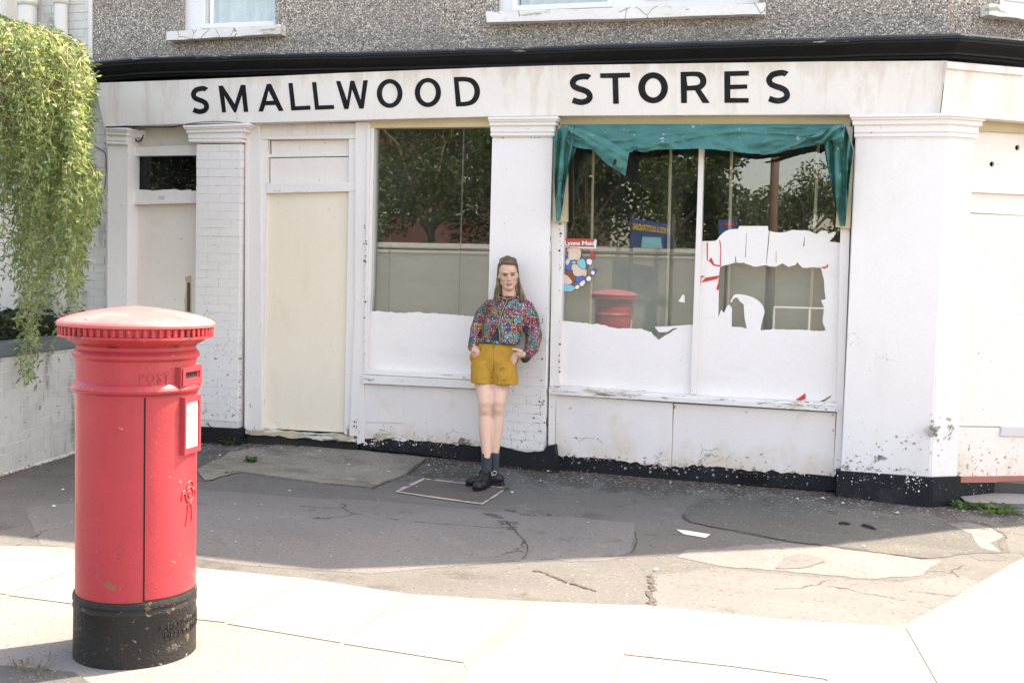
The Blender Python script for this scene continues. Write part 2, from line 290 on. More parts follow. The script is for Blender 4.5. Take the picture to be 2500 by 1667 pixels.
M['treeleaf'] = leafmat('tree_leaf', (.05, .09, .02), (.08, .12, .03), (.12, .15, .05))
M['redbrick'] = mat('red_brick_far', (.13, .065, .05), .9, .25, 2, 8, 0, stretch=(.4, .4, 3))
M['buffbrick'] = mat('buff_brick_far', (.26, .25, .215), .9, .2, 1, 4, 0, stretch=(.5, .5, 13))
M['stone'] = mat('pale_coping_stone', (.42, .40, .35), .9, .1, 2, 8, 0)
M['pole'] = mat('brown_pole', (.16, .10, .07), .9, .2, 4, 30, .2)
M['blue'] = mat('blue_banner', (.03, .075, .19), .6, .1, 3, 30, 0)
M['yellow'] = mat('banner_yellow', (.72, .50, .06), .6, .1, 3, 30, 0)
M['slate'] = mat('slate_roof', (.09, .09, .10), .8, .2, 4, 30, .2)
def flat(name, c): 
    return mat(name, c, .45, .02, 9, 60, 0)
M['cyan'] = flat('print_cyan', (.20, .52, .62)); M['pblue'] = flat('print_blue', (.05, .15, .42)); M['pskin'] = flat('print_pale_pink', (.72, .56, .48))
M['pbrown'] = flat('print_brown', (.24, .07, .035)); M['pblond'] = flat('print_straw', (.72, .52, .36)); M['pline'] = flat('print_outline', (.03, .03, .06))

# ------------------------------------------------------------------ mesh helpers
def thing(name, loc, label, cat, group=None, kind=None):
    o = bpy.data.objects.new(name, None); C.objects.link(o); o.location = loc; o.empty_display_size = .1
    o['label'] = label; o['category'] = cat
    if group: o['group'] = group
    if kind: o['kind'] = kind
    ROOT[o.name] = Vector(loc); return o
ROOT = {}
def org(p):
    o = Vector((0, 0, 0))
    while p is not None: o += ROOT.get(p.name, Vector((0, 0, 0))); p = p.parent
    return o
def put(name, bm, m, parent=None, smooth=False, kind=None, label=None, cat=None, group=None, origin=None):
    bmesh.ops.recalc_face_normals(bm, faces=bm.faces[:])
    o0 = org(parent)
    if parent is None and origin is not None: o0 = Vector(origin)
    for v in bm.verts: v.co -= o0
    me = bpy.data.meshes.new(name); bm.to_mesh(me); bm.free()
    for mm in (m if isinstance(m, (list, tuple)) else [m]): me.materials.append(mm)
    if smooth: me.polygons.foreach_set('use_smooth', [True]*len(me.polygons))
    o = bpy.data.objects.new(name, me); C.objects.link(o)
    if parent is not None: o.parent = parent
    elif origin is not None: o.location = o0; 
    if kind: o['kind'] = kind
    if label: o['label'] = label
    if cat: o['category'] = cat
    if group: o['group'] = group
    return o
def putpy(name, vs, fs, m, parent=None, smooth=False, **kw):
    o0 = org(parent)
    if parent is None and kw.get('origin') is not None: o0 = Vector(kw['origin'])
    me = bpy.data.meshes.new(name); me.from_pydata([(v[0]-o0[0], v[1]-o0[1], v[2]-o0[2]) for v in vs], [], fs); me.update()
    me.materials.append(m)
    if smooth: me.polygons.foreach_set('use_smooth', [True]*len(me.polygons))
    o = bpy.data.objects.new(name, me); C.objects.link(o)
    if parent is not None: o.parent = parent
    elif kw.get('origin') is not None: o.location = o0
    for a, b in (('kind', 'kind'), ('label', 'label'), ('cat', 'category'), ('group', 'group')):
        if kw.get(a): o[b] = kw[a]
    return o
def prism(bm, loops, back, bev=0.):
    """loops: outer [+holes] of Vectors (front face); back: Vector offset to the rear face"""
    tris = tessellate_polygon(loops); flat_ = [v for l in loops for v in l]
    f = [bm.verts.new(v) for v in flat_]; b = [bm.verts.new(v+back) for v in flat_]
    for t in tris:
        try: bm.faces.new([f[i] for i in t]); bm.faces.new([b[i] for i in reversed(t)])
        except ValueError: pass
    k = 0
    for l in loops:
        n = len(l)
        for i in range(n):
            j = (i+1) % n
            try: bm.faces.new([f[k+i], f[k+j], b[k+j], b[k+i]])
            except ValueError: pass
        k += n
def quadbox(bm, pts, back, bev=.003):
    """box from 4 front corners, bevelled front edges"""
    f = [bm.verts.new(v) for v in pts]; b = [bm.verts.new(v+back) for v in pts]
    fs = [bm.faces.new(f), bm.faces.new(b[::-1])]
    for i in range(4): fs.append(bm.faces.new([f[i], f[(i+1) % 4], b[(i+1) % 4], b[i]][::-1]))
    if bev: 
        es = list({e for e in fs[0].edges} | {e for q in fs[2:] for e in q.edges if not (e in fs[1].edges)})
        bmesh.ops.bevel(bm, geom=es, offset=bev, segments=1, affect='EDGES', clamp_overlap=True)
def F(name, px, y, d, m, parent, fn=W, holes=None, bev=.003, extra=None, **kw):
    """a board whose front outline is surveyed at px on the wall plane y, d metres thick"""
    bm = bmesh.new(); back = Vector((0, d, 0)) if fn is W else CN*d
    pts = [fn(u, v, y) for u, v in px]
    if len(pts) == 4 and not holes: quadbox(bm, pts, back, bev)
    else: prism(bm, [pts]+[[fn(u, v, y) for u, v in h] for h in (holes or [])], back)
    return put(name, bm, m, parent, **kw)
def boxbm(bm, c, s, rot=None, bev=0.):
    m = Matrix.Translation(c) @ (rot.to_4x4() if rot else Matrix()) @ Matrix.Diagonal((s[0], s[1], s[2], 1))
    r = bmesh.ops.create_cube(bm, size=1, matrix=m)
    if bev: bmesh.ops.bevel(bm, geom=list({e for v in r['verts'] for e in v.link_edges}), offset=bev, segments=1, affect='EDGES')
def tube(bm, pts, rad, n=8, cap=True):
    if not isinstance(rad, (list, tuple)): rad = [rad]*len(pts)
    rings = []; t0 = None; nrm = None
    for i, p in enumerate(pts):
        a = pts[max(0, i-1)]; b = pts[min(len(pts)-1, i+1)]; t = (b-a).normalized() if (b-a).length > 1e-9 else Vector((0, 0, 1))
        if nrm is None:
            nrm = t.orthogonal().normalized()
        else:
            nrm = (nrm - t*nrm.dot(t)); nrm = nrm.normalized() if nrm.length > 1e-6 else t.orthogonal().normalized()
        bn = t.cross(nrm)
        rings.append([bm.verts.new(p + (nrm*cos(2*pi*k/n)+bn*sin(2*pi*k/n))*rad[i]) for k in range(n)])
    for r, s in zip(rings, rings[1:]):
        for k in range(n): bm.faces.new([r[k], r[(k+1) % n], s[(k+1) % n], s[k]])
    if cap and n > 2: bm.faces.new(rings[0][::-1]); bm.faces.new(rings[-1])
def catmull(P, n=8, closed=False):
    P = [Vector(p) for p in P]; out = []
    N = len(P)
    for i in range(N if closed else N-1):
        if closed: a, b, c, d = P[(i-1) % N], P[i], P[(i+1) % N], P[(i+2) % N]
        else: a, b, c, d = P[max(0, i-1)], P[i], P[i+1], P[min(N-1, i+2)]
        for k in range(n):
            t = k/n; out.append(.5*((2*b)+(c-a)*t+(2*a-5*b+4*c-d)*t*t+(3*b-a-3*c+d)*t**3))
    if not closed: out.append(P[-1].copy())
    return out
def jag(a, b, n, amp, seed=0):
    r = random.Random(seed); out = []
    for i in range(n+1):
        t = i/n; j = 0 if i in (0, n) else 1
        out.append((lerp(a[0], b[0], t)+r.uniform(-.3, .3)*j*abs(b[0]-a[0])/n, lerp(a[1], b[1], t)+j*r.choice((1, 1, .4, -1))*r.random()*amp))
    return out
def jagline(P, step, amp, seed=0):
    out = []
    for i, (a, b) in enumerate(zip(P, P[1:])):
        n = max(1, int(hypot(b[0]-a[0], b[1]-a[1])/step)); out += jag(a, b, n, amp, seed+i)[:-1]
    return out+[P[-1]]
def Z(sc, ox, oy, pts): return [(ox+x/sc, oy+y/sc) for x, y in pts]

# ================================================================== GROUND
def structure(name, bm, m, **kw): return put(name, bm, m, kind='structure', **kw)
xs = [-90, -60, -40, -25, -15, -10]+[-8+.12*i for i in range(0, 92)]+[3.5, 5, 8, 14, 25, 45, 80]
ys = [-95, -70, -45, -30, -20, -14, -10, -8]+[-6.5+.12*i for i in range(0, 56)]+[.4, 1.5, 4, 10, 30, 60]
vs = [(x, y, g(x, y)) for y in ys for x in xs]; nx = len(xs)
fs = [(j*nx+i, j*nx+i+1, (j+1)*nx+i+1, (j+1)*nx+i) for j in range(len(ys)-1) for i in range(nx-1)]
putpy('asphalt_ground', vs, fs, M['asphalt'], smooth=True, kind='structure')
def drape(name, px, m, off, kind='structure', holes=None, world=False, parent=None, skirt=.0, res=.12, **kw):
    P = [Vector(p) if world else G(u, v) for p in px for (u, v) in [p[:2]]]
    loops = [[Vector((p.x, p.y, 0)) for p in P]]
    if holes: loops += [[Vector((q.x, q.y, 0)) for q in (G(*h) for h in hh)] for hh in holes]
    bm = bmesh.new(); fl = [v for l in loops for v in l]; vv = [bm.verts.new(v) for v in fl]
    for t in tessellate_polygon(loops):
        try: bm.faces.new([vv[i] for i in t])
        except ValueError: pass
    for it in range(6):
        es = [e for e in bm.edges if e.calc_length() > res*2]
        if not es: break
        bmesh.ops.subdivide_edges(bm, edges=es, cuts=1); bmesh.ops.triangulate(bm, faces=bm.faces[:])
    if skirt:
        be = [e for e in bm.edges if e.is_boundary]
        r = bmesh.ops.extrude_edge_only(bm, edges=be); low = {v for v in r['geom'] if isinstance(v, bmesh.types.BMVert)}
    else: low = set()
    for v in bm.verts: v.co.z = g(v.co.x, v.co.y)+off-(skirt if v in low else 0)
    return put(name, bm, m, parent, kind=kind, **kw)
R1 = lambda pts: Z(1.809, 0, 1050, pts)
R2 = lambda pts: Z(1.809, 1200, 1050, pts)
# smooth asphalt field in the building's shadow, dark reinstatement, pale wear, large repair
drape('asphalt_patch', [(60, 1240), (486, 1195), (700, 1212), (950, 1225)]+jagline([(1160, 1245), (1400, 1262), (1548, 1275), (1552, 1300), (1540, 1335), (1545, 1353), (1480, 1368), (1250, 1368)], 30, 5, 3)+[(900, 1400), (600, 1380), (486, 1365), (100, 1330)], M['asphalt_smooth'], .0015)
drape('asphalt_patch', jagline(R2([(850, 370), (868, 335), (940, 305), (1200, 290), (1500, 330), (1850, 350), (2080, 372), (2200, 420), (2268, 470), (2290, 540), (2120, 545), (1900, 568), (1650, 528), (1300, 490), (1000, 432), (880, 405)]), 25, 2, 5), M['asphalt_dark'], .0025)
drape('asphalt_patch', jagline(R2([(820, 560), (860, 530), (1300, 496), (1650, 532), (1900, 572), (2000, 575), (1900, 640), (1650, 655), (1300, 622), (1000, 598)]), 22, 3, 7), M['asphalt_pale'], .002)
drape('asphalt_patch', jagline(R2([(1250, 610), (1290, 565), (1360, 545), (1450, 560), (1475, 580), (1400, 605), (1300, 612)]), 12, 1.5, 8), M['asphalt_smooth'], .0035)
drape('asphalt_patch', jagline(R2([(2010, 410), (2100, 405), (2200, 430), (2262, 468), (2200, 500), (2250, 540), (2160, 520), (2120, 460)]), 14, 2, 18), M['asphalt_pale'], .0038)
drape('asphalt_patch', jagline(R2([(720, 640), (1000, 610), (1300, 640), (1800, 672), (2060, 640), (2180, 680), (2050, 765), (1820, 872), (1500, 860), (1200, 830), (720, 778), (705, 700)]), 25, 2, 9), M['asphalt_smooth'], .0016)
# crack lines: narrow grooves of dark grit, each built as its own thin ribbon
def ribbon(name, px, w_, m, off=.008, seed=0, **kw):
    r = random.Random(seed); c = catmull([G(u, v) for u, v in px], 10); n = len(c); L = []; R_ = []
    for i, p in enumerate(c):
        t = (c[min(n-1, i+1)]-c[max(0, i-1)]); t.z = 0; t.normalize(); q = Vector((-t.y, t.x, 0)); k = w_*(.35+.9*r.random())*(.4 if i in (0, n-1) else 1); j = q*r.uniform(-.5, .5)*w_
        L.append(p+q*k*.5+j); R_.append(p-q*k*.5+j)
    vs = [(p.x, p.y, g(p.x, p.y)+off) for p in L+R_]
    return putpy(name, vs, [(i, i+1, n+i+1, n+i) for i in range(n-1)], m, kind='structure', **kw)
M['crack'] = mat('crack_grit', (.045, .038, .032), .95, .4, 20, 90, 0)
M['crack2'] = mat('pale_crack_grit', (.075, .06, .05), .95, .4, 20, 90, 0)
for i, (pts, w_, m_) in enumerate([
    (R2([(850, 372), (868, 402), (1000, 432), (1160, 460), (1300, 490)]), .030, 'crack'),
    (R2([(1300, 490), (1480, 510), (1650, 535), (1780, 550), (1925, 568)]), .035, 'crack2'),
    (R2([(180, 622), (230, 628), (290, 655), (330, 672), (400, 690), (460, 712)]), .030, 'crack2'),
    (R2([(700, 640), (712, 690), (700, 720), (705, 778)]), .045, 'crack2'),
    (R2([(480, 560), (600, 550), (640, 500), (630, 450)]), .012, 'crack'),
    (R2([(60, 400), (110, 450), (160, 520), (140, 570)]), .012, 'crack'),
    (R2([(2010, 410), (2110, 405), (2210, 432), (2275, 470), (2240, 500), (2260, 535)]), .014, 'crack2'),
    (R2([(1840, 712), (1950, 722), (2050, 735)]), .012, 'crack2'),
    (R2([(1250, 612), (1300, 614), (1400, 605), (1475, 578)]), .010, 'crack2'),
    (R1([(880, 690), (1000, 640), (1200, 640), (1420, 670)]), .02, 'crack2'),
    (R1([(1640, 262), (1720, 225), (1830, 175), (1880, 130)]), .02, 'crack')]):
    ribbon('pavement_crack', pts, w_*.7, M[m_], .0045, i)
# concrete paving
drape('joint_bed', [(-260, 1330), (160, 1340), (488, 1391), (742, 1416), (1000, 1455), (1305, 1474), (1587, 1485), (1863, 1515), (2200, 1538), (2333, 1476), (2500, 1372), (2900, 1480), (2600, 1900), (300, 1900), (-260, 1560)], M['joint'], .012)
pave = thing('paving_slabs', (-2.4, -4, .08), 'row of large pale concrete slabs along the front of the pavement', 'paving', kind='structure')
SL = [[(-260, 1320), (0, 1339), (249, 1371), (13, 1457), (-260, 1420)], [(257, 1374), (492, 1394), (288, 1496), (180, 1481), (21, 1460)],
      [(500, 1396), (743, 1419), (548, 1526), (297, 1499)], [(751, 1421), (995, 1458), (831, 1576), (556, 1530)],
      [(1004, 1460), (1276, 1491), (1131, 1625), (840, 1579)]]
for i, q_ in enumerate(SL):
    drape('paving_slab', q_, M['concrete'], .0155, kind=None, parent=pave, skirt=.01)
SL2 = [jagline([(1306, 1475), (1587, 1485), (1863, 1515), (2202, 1539)], 60, 2, 4)+[(2400, 1900), (2304, 1900), (2304, 1714), (2013, 1665), (1786, 1634), (1524, 1605), (1492, 1668), (1430, 1900), (1060, 1900), (1145, 1636), (1246, 1562)],
       [(2212, 1540), (2333, 1478), (2471, 1396), (2560, 1340), (2900, 1480), (2800, 1900), (2407, 1900)],
       [(1528, 1610), (1786, 1639), (2013, 1670), (2298, 1718), (2298, 1900), (1437, 1900), (1498, 1668)]]
for i, q_ in enumerate(SL2):
    drape('concrete_slab', q_, M['concrete'], .0155, kind=None, parent=pave, skirt=.01)
drape('aggregate_band', [(-260, 1564), (0, 1464), (170, 1486), (290, 1504), (480, 1530), (828, 1583), (1128, 1632), (1050, 1694), (1120, 1744), (1900, 1764), (2500, 1804), (2500, 2300), (-900, 2300)], M['aggregate'], .014)
drape('sand_joint', [(1240, 1570), (1303, 1475), (1282, 1489), (1132, 1628), (1150, 1660)], M['joint'], .0135)
drape('sand_joint', [(2200, 1534), (2333, 1463), (2420, 1410), (2500, 1364), (2560, 1330), (2560, 1350), (2333, 1482), (2215, 1546)], M['joint'], .0125)
drape('old_concrete_patch', jagline(R1([(1040, 185), (1180, 130), (1330, 75), (1600, 95), (1880, 130), (1790, 200), (1640, 258), (1500, 245), (1250, 215)]), 30, 2, 2), M['darkconc'], .014, skirt=.014)
drape('concrete_repair', jagline([(480, 1150), (560, 1105), (760, 1068), (700, 1110), (600, 1150), (500, 1175)], 20, 3, 12), M['darkconc'], .008)
drape('asphalt_corner', [(-300, 1640), (0, 1635), (60, 1640), (180, 1652), (240, 1690), (200, 2200), (-600, 2200)], M['asphalt_dark'], .020)
mark = drape('paint_mark', R2([(815, 440), (868, 446), (966, 462), (945, 477), (850, 461)]), M['roadpaint'], .0045)
# manhole with a pale concrete frame
M['mortarframe'] = mat('broken_mortar_frame', (.40, .36, .30), .9, .3, 4, 90, .6, .005, layers=(dict(col=(.11, .10, .09), scale=6, thr=0.530, soft=.05),))
M['lidiron'] = mat('gritty_iron_lid', (.088, .076, .066), .85, .3, 4, 120, .8, .006, speck=(130, .98, (.2, .18, .16), .7))
mh = thing('manhole_cover', G(1100, 1200), 'square iron manhole cover in a pale mortar frame by the black shoes', 'manhole cover')
mo = R1([(1745, 275), (1790, 246), (1870, 214), (2060, 236), (2240, 256), (2190, 295), (2130, 331), (1940, 305)])
mi = R1([(1762, 273), (1876, 219), (2228, 260), (2129, 324), (1936, 298)])
mo = [(a, b) for a, b in mo]
drape('mortar_frame', mo, M['mortarframe'], .006, kind=None, holes=[[(u, v) for u, v in mi]], parent=mh)
drape('iron_lid', [(u, v) for u, v in R1([(1764, 273), (1878, 220), (2226, 260), (2128, 323), (1936, 297)])], M['lidiron'], .008, kind=None, parent=mh, skirt=.004)

# ================================================================== SHOP BUILDING
SB = thing('shop_building', (-2.8, 0, .06), 'old white painted corner shop with pebbledashed upper floor and black lettered sign', 'shop building')
XL, XR, ZC, ZT = -6.385, .705, 3.30, 6.47
def cells(x0, x1, z0, z1, holes):
    X = sorted({x0, x1, *[h[0] for h in holes], *[h[1] for h in holes]}); Zs = sorted({z0, z1, *[h[2] for h in holes], *[h[3] for h in holes]})
    out = []
    for a, b in zip(X, X[1:]):
        for c_, d_ in zip(Zs, Zs[1:]):
            mx, mz = (a+b)/2, (c_+d_)/2
            if not any(h[0] < mx < h[1] and h[2] < mz < h[3] for h in holes): out.append((a, b, c_, d_))
    return out
w1 = (W(443, 78).x, W(671, 60).x, W(560, 70).z, 5.1); w2 = (W(1213, 29).x, W(1853, 12).x, W(1500, 22).z, 5.1)
def wallpiece(bm, x0, x1, z0, z1, y0, y1):
    boxbm(bm, Vector(((x0+x1)/2, (y0+y1)/2, (z0+z1)/2)), (x1-x0, y1-y0, z1-z0))
bm = bmesh.new()
for c_ in cells(XL, XR, ZC, ZT, [w1, w2]): wallpiece(bm, *c_, 0., .28)
# chamfer and side wall of the upper floor
CL = 3.0
def chbox(bm, s0, s1, z0, z1, o0, o1):
    pts = [CO+CDIR*s+CN*o+Vector((0, 0, z)) for s, o, z in ((s0, o0, z0), (s1, o0, z0), (s1, o0, z1), (s0, o0, z1))]
    quadbox(bm, pts, CN*(o1-o0), 0)
def csp(u, v, off=0.): p = WC(u, v, off); return (p-CO).dot(CDIR), p.z
w3 = (csp(2442, 5)[0], 2.0, csp(2442, 15)[1], 5.1)
for c_ in cells(0, CL, ZC, ZT, [w3]): chbox(bm, c_[0], c_[1], c_[2], c_[3], 0, .28)
CE = CO+CDIR*CL; SDIR = Vector((cos(radians(52)), sin(radians(52)), 0)); SN = Vector((-SDIR.y, SDIR.x, 0))
quadbox(bm, [CE+Vector((0, 0, 0)), CE+SDIR*6, CE+SDIR*6+Vector((0, 0, ZT)), CE+Vector((0, 0, ZT))], SN*.28, 0)
bmesh.ops.remove_doubles(bm, verts=bm.verts[:], dist=1e-5)
put('upper_wall', bm, M['dash'], SB)
bm = bmesh.new()   # roof slab
plan = [Vector((XL, -.02, ZT)), Vector((XR, -.02, ZT)), CE+Vector((0, 0, ZT)), CE+SDIR*6+Vector((0, 0, ZT)), Vector((XL, 7.5, ZT))]
prism(bm, [plan], Vector((0, 0, .16))); put('roof', bm, M['slate'], SB)
bm = bmesh.new()   # lower masonry behind the shopfront, floor, rear wall
wallpiece(bm, XL, XR+1, 0, .16, .35, 4); wallpiece(bm, XL, XR, 3.05, 3.3, .16, 4); wallpiece(bm, XL, XR+2, 0, 3.2, 4, 4.2)
wallpiece(bm, XL, XL+.1, 0, 3.3, .3, 4); wallpiece(bm, W(880, 600).x-.1, W(880, 600).x, 0, 3.2, .16, 4)
wallpiece(bm, XL, XL+7, 5.9, 6.0, .3, 4); wallpiece(bm, XL, XR+2, 3.3, 6.4, 2.5, 2.6)
put('interior', bm, M['room'], SB)
# ---------------- upper windows
def part_empty(name, parent, loc):
    o = bpy.data.objects.new(name, None); C.objects.link(o); o.parent = parent; o.location = Vector(loc)-org(parent); o.empty_display_size = .05
    ROOT[o.name] = Vector(loc)-org(parent); return o
def upper(xy, panes, fn=W):
    x0, x1, z0, z1 = xy; e = part_empty('window', SB, ((x0+x1)/2, 0, z0) if fn is W else CO+CDIR*((x0+x1)/2)+Vector((0, 0, z0)))
    def bx(bm, a, b, c_, d_, o0, o1, bev=.003):
        if fn is W:
            quadbox(bm, [Vector((a, o0, c_)), Vector((b, o0, c_)), Vector((b, o0, d_)), Vector((a, o0, d_))], Vector((0, o1-o0, 0)), bev)
        else: 
            pts = [CO+CDIR*s+CN*o0+Vector((0, 0, z)) for s, z in ((a, c_), (b, c_), (b, d_), (a, d_))]; quadbox(bm, pts, CN*(o1-o0), bev)
    bm = bmesh.new(); 
    for a, b, c_, d_ in cells(x0, x1, z0, z1, panes): bx(bm, a, b, c_, d_, .06, .13, 0)
    bmesh.ops.remove_doubles(bm, verts=bm.verts[:], dist=1e-5)
    for a, b, c_, d_ in panes:
        for q in ((a-.04, b+.04, c_-.04, c_), (a-.04, b+.04, d_, d_+.04), (a-.04, a, c_, d_), (b, b+.04, c_, d_)): bx(bm, *q, .045, .06, .0)
    put('frame', bm, M['upvc'], e)
    for a, b, c_, d_ in panes:
        bm = bmesh.new(); bx(bm, a, b, c_, d_, .10, .106, 0); put('glass_pane', bm, M['glass_up'], e)
        # net curtain
        n = 60; L = b-a; vs = []; 
        for j, z in enumerate((c_, d_)):
            for i in range(n+1):
                t = i/n; yy = .17+.02*sin(t*38+.7*sin(t*9)); p = Vector((a+L*t, yy, z)) if fn is W else CO+CDIR*(a+L*t)+CN*yy+Vector((0, 0, z)); vs.append(p)
        putpy('net_curtain', vs, [(i, i+1, n+2+i, n+1+i) for i in range(n)], M['net'], e, smooth=True)
    return e
M['net'] = mat('net_curtain', (.62, .61, .60), .9, .2, 9, 40, .1, layers=(dict(col=(.42, .45, .47), scale=7, thr=0.500, soft=.1, a=.6, deep=0, stretch=(1, 1, .3)),))
A = W(494, 58).x; B = W(669, 47).x
upper(w1, [(A, B, W(580, 52).z, 4.9)])
a1, b1 = W(1258, 9).x, W(1480, 4).x; a2, b2 = W(1586, 5).x, W(1845, 5).x
upper(w2, [(a1, b1, W(1370, 6).z, 4.9), (a2, b2, W(1370, 2).z+.03, 4.9)])
s_, z_ = csp(2470, 3); upper(w3, [(w3[0]+.12, 1.9, w3[2]+.10, 4.9)], WC)
def sill(px, fn=W, d=.16):
    top, bot = px; n = 14; bm = bmesh.new(); loop = []
    for i in range(n+1): t = i/n; loop.append((lerp(bot[0][0], bot[1][0], t), lerp(bot[0][1], bot[1][1], t)+random.uniform(-1.2, 1.2)))
    for i in range(n+1): t = 1-i/n; loop.append((lerp(top[0][0], top[1][0], t), lerp(top[0][1], top[1][1], t)+random.uniform(-.8, .8)))
    prism(bm, [[fn(u, v, -.09) for u, v in loop]], Vector((0, d, 0)) if fn is W else CN*d); put('window_sill', bm, M['sillup'], SB)
M['sillup'] = mat('flaking_white_sill', (.76, .74, .71), .75, .12, 5, 40, .6, .006, layers=(dict(kind='crack', scale=7, w=.02, thr=.52, col=(.3, .27, .22)), dict(col=(.38, .36, .24), scale=5, thr=0.600, soft=.08, stretch=(.6, 1, 2))))
sill((((406, 78), (685, 60)), ((406, 99), (685, 83)))); sill((((1186, 29), (1869, 8)), ((1188, 55), (1867, 35))))
sill((((2415, 9), (2560, 22)), ((2415, 37), (2560, 55))), WC)
# ---------------- cornice
top_px = [(200, 167), (228, 163), (446, 142), (700, 135), (1095, 125), (1594, 109), (2000, 97), (2318, 94)]
bot_px = [(200, 212), (228, 209), (440, 197), (700, 187), (828, 181), (1200, 167), (1360, 162), (1632, 158), (2000, 153), (2312, 152)]
def poly_at(P, u):
    for (a, b), (c_, d_) in zip(P, P[1:]):
        if u <= c_ or (c_, d_) == P[-1]: return lerp(b, d_, (u-a)/(c_-a))
def loft_profile(name, m, prof, us, parent, fn=W, tp=top_px, bp=bot_px):
    vs = []; n = len(prof); corner = None
    for u in us:
        t_, b_ = poly_at(tp, u), poly_at(bp, u)
        for s, off in prof: vs.append(fn(u, lerp(t_, b_, s), -off))
    fs = [(i*n+j, i*n+j+1, (i+1)*n+j+1, (i+1)*n+j) for i in range(len(us)-1) for j in range(n-1)]
    fs += [tuple(range(n)), tuple(range((len(us)-1)*n, len(us)*n))[::-1]]
    return vs, fs
# profile in parallel-offset world coordinates so main and chamfer runs mitre at the corner
def zline(P, off, fn=W): return [(fn(u, v, -off)) for u, v in P]
prof_lead = [(3.365, .0), (3.360, .16), (3.350, .235), (3.335, .245), (3.318, .232)]
prof_body = [(3.317, .0), (3.317, .225), (3.300, .225), (3.285, .205), (3.262, .170), (3.240, .150), (3.225, .150), (3.222, .125), (3.205, .12), (3.203, .0)]
def droop(x): return interp(x, [(-6.5, -.02), (-5.6, .015), (-3, .0), (-1, .0), (.7, .0)])
def cornice(prof, name, m):
    st = []
    XS = [-6.46]+[-6.3+.25*i for i in range(27)]+[.55]
    path = [(Vector((x, 0, 0)), Vector((0, -1, 0))) for x in XS]
    mit = (Vector((0, -1, 0))-CN); mit = mit/ (mit.dot(Vector((0, -1, 0))))
    path.append((CO.copy(), mit)); path += [(CO+CDIR*s, -CN) for s in (.3, .8, 1.5, 3.0)]
    vs = []; n = len(prof)
    rr = random.Random(5)
    for p, d in path:
        dz = droop(p.x)+rr.uniform(-.003, .003)
        for z, off in prof: vs.append(p+d*off+Vector((0, 0, z+dz)))
    fs = [(i*n+j, i*n+j+1, (i+1)*n+j+1, (i+1)*n+j) for i in range(len(path)-1) for j in range(n-1)]
    fs += [(i*n+n-1, i*n, (i+1)*n, (i+1)*n+n-1) for i in range(len(path)-1)]
    fs += [tuple(range(n)), tuple(range((len(path)-1)*n, len(path)*n))[::-1]]
    bm = bmesh.new(); vv = [bm.verts.new(v) for v in vs]
    for f in fs: bm.faces.new([vv[i] for i in f])
    return put(name, bm, m, SB)
cornice(prof_lead, 'flashing', M['lead']); cornice(prof_body, 'cornice', M['cornice'])
# ---------------- fascia (leans out at the top)
def fascia_pt(u, v):   # sloping plane: y=-.15 at z=3.22, y=-.10 at z=2.80
    p = W(u, v, -.12)
    for _ in range(4):
        y = -.10-.05*(p.z-2.80)/.42; p = W(u, v, y)
    return p
fb = [(255, 309), (468, 302), (608, 300), (880, 293), (1190, 285), (1360, 283), (1700, 281), (2076, 280), (2295, 279)]
ft = [(230, 203), (440, 196), (700, 185), (828, 179), (1200, 165), (1360, 160), (1632, 156), (2000, 151), (2312, 149)]
M['soffit'] = M['fascia']
bm = bmesh.new(); prism(bm, [[fascia_pt(*p) for p in fb]+[fascia_pt(*p) for p in ft[::-1]]], Vector((0, .10, 0))); FA = put('fascia_board', bm, M['fascia'], SB)
bm = bmesh.new(); cfp = [(2312, 150), (2500, 166), (2700, 186), (2700, 318), (2500, 297), (2392, 288), (2350, 283), (2297, 279)]
def fas_c(u, v):
    p = WC(u, v, -.10)
    for _ in range(4): p = WC(u, v, -.10-.05*(p.z-2.80)/.42)
    return p
prism(bm, [[fas_c(*p) for p in cfp]], CN*.10); put('fascia_board', bm, M['fascia'], SB)
F('fascia_moulding', [(2313, 152), (2500, 167), (2500, 185), (2314, 168)], -.155, .02, M['fascia'], SB, WC)
F('fascia_joint', [(2309, 155), (2312, 155), (2297, 277), (2295, 277)], -.153, .01, M['dead'], SB)
F('cable', jagline([(258, 309), (310, 307), (345, 309), (420, 309), (444, 306)], 20, .6, 2)+[(444, 308), (420, 312), (345, 312), (310, 310), (258, 312)], -.155, .006, M['letter'], SB)
bmx = bmesh.new(); tube(bmx, catmull([W(u, v, -.125) for u, v in ((452, 304), (490, 299), (540, 297), (580, 299), (606, 304))], 6), .0035, 6); put('cable', bmx, M['iron'], SB)
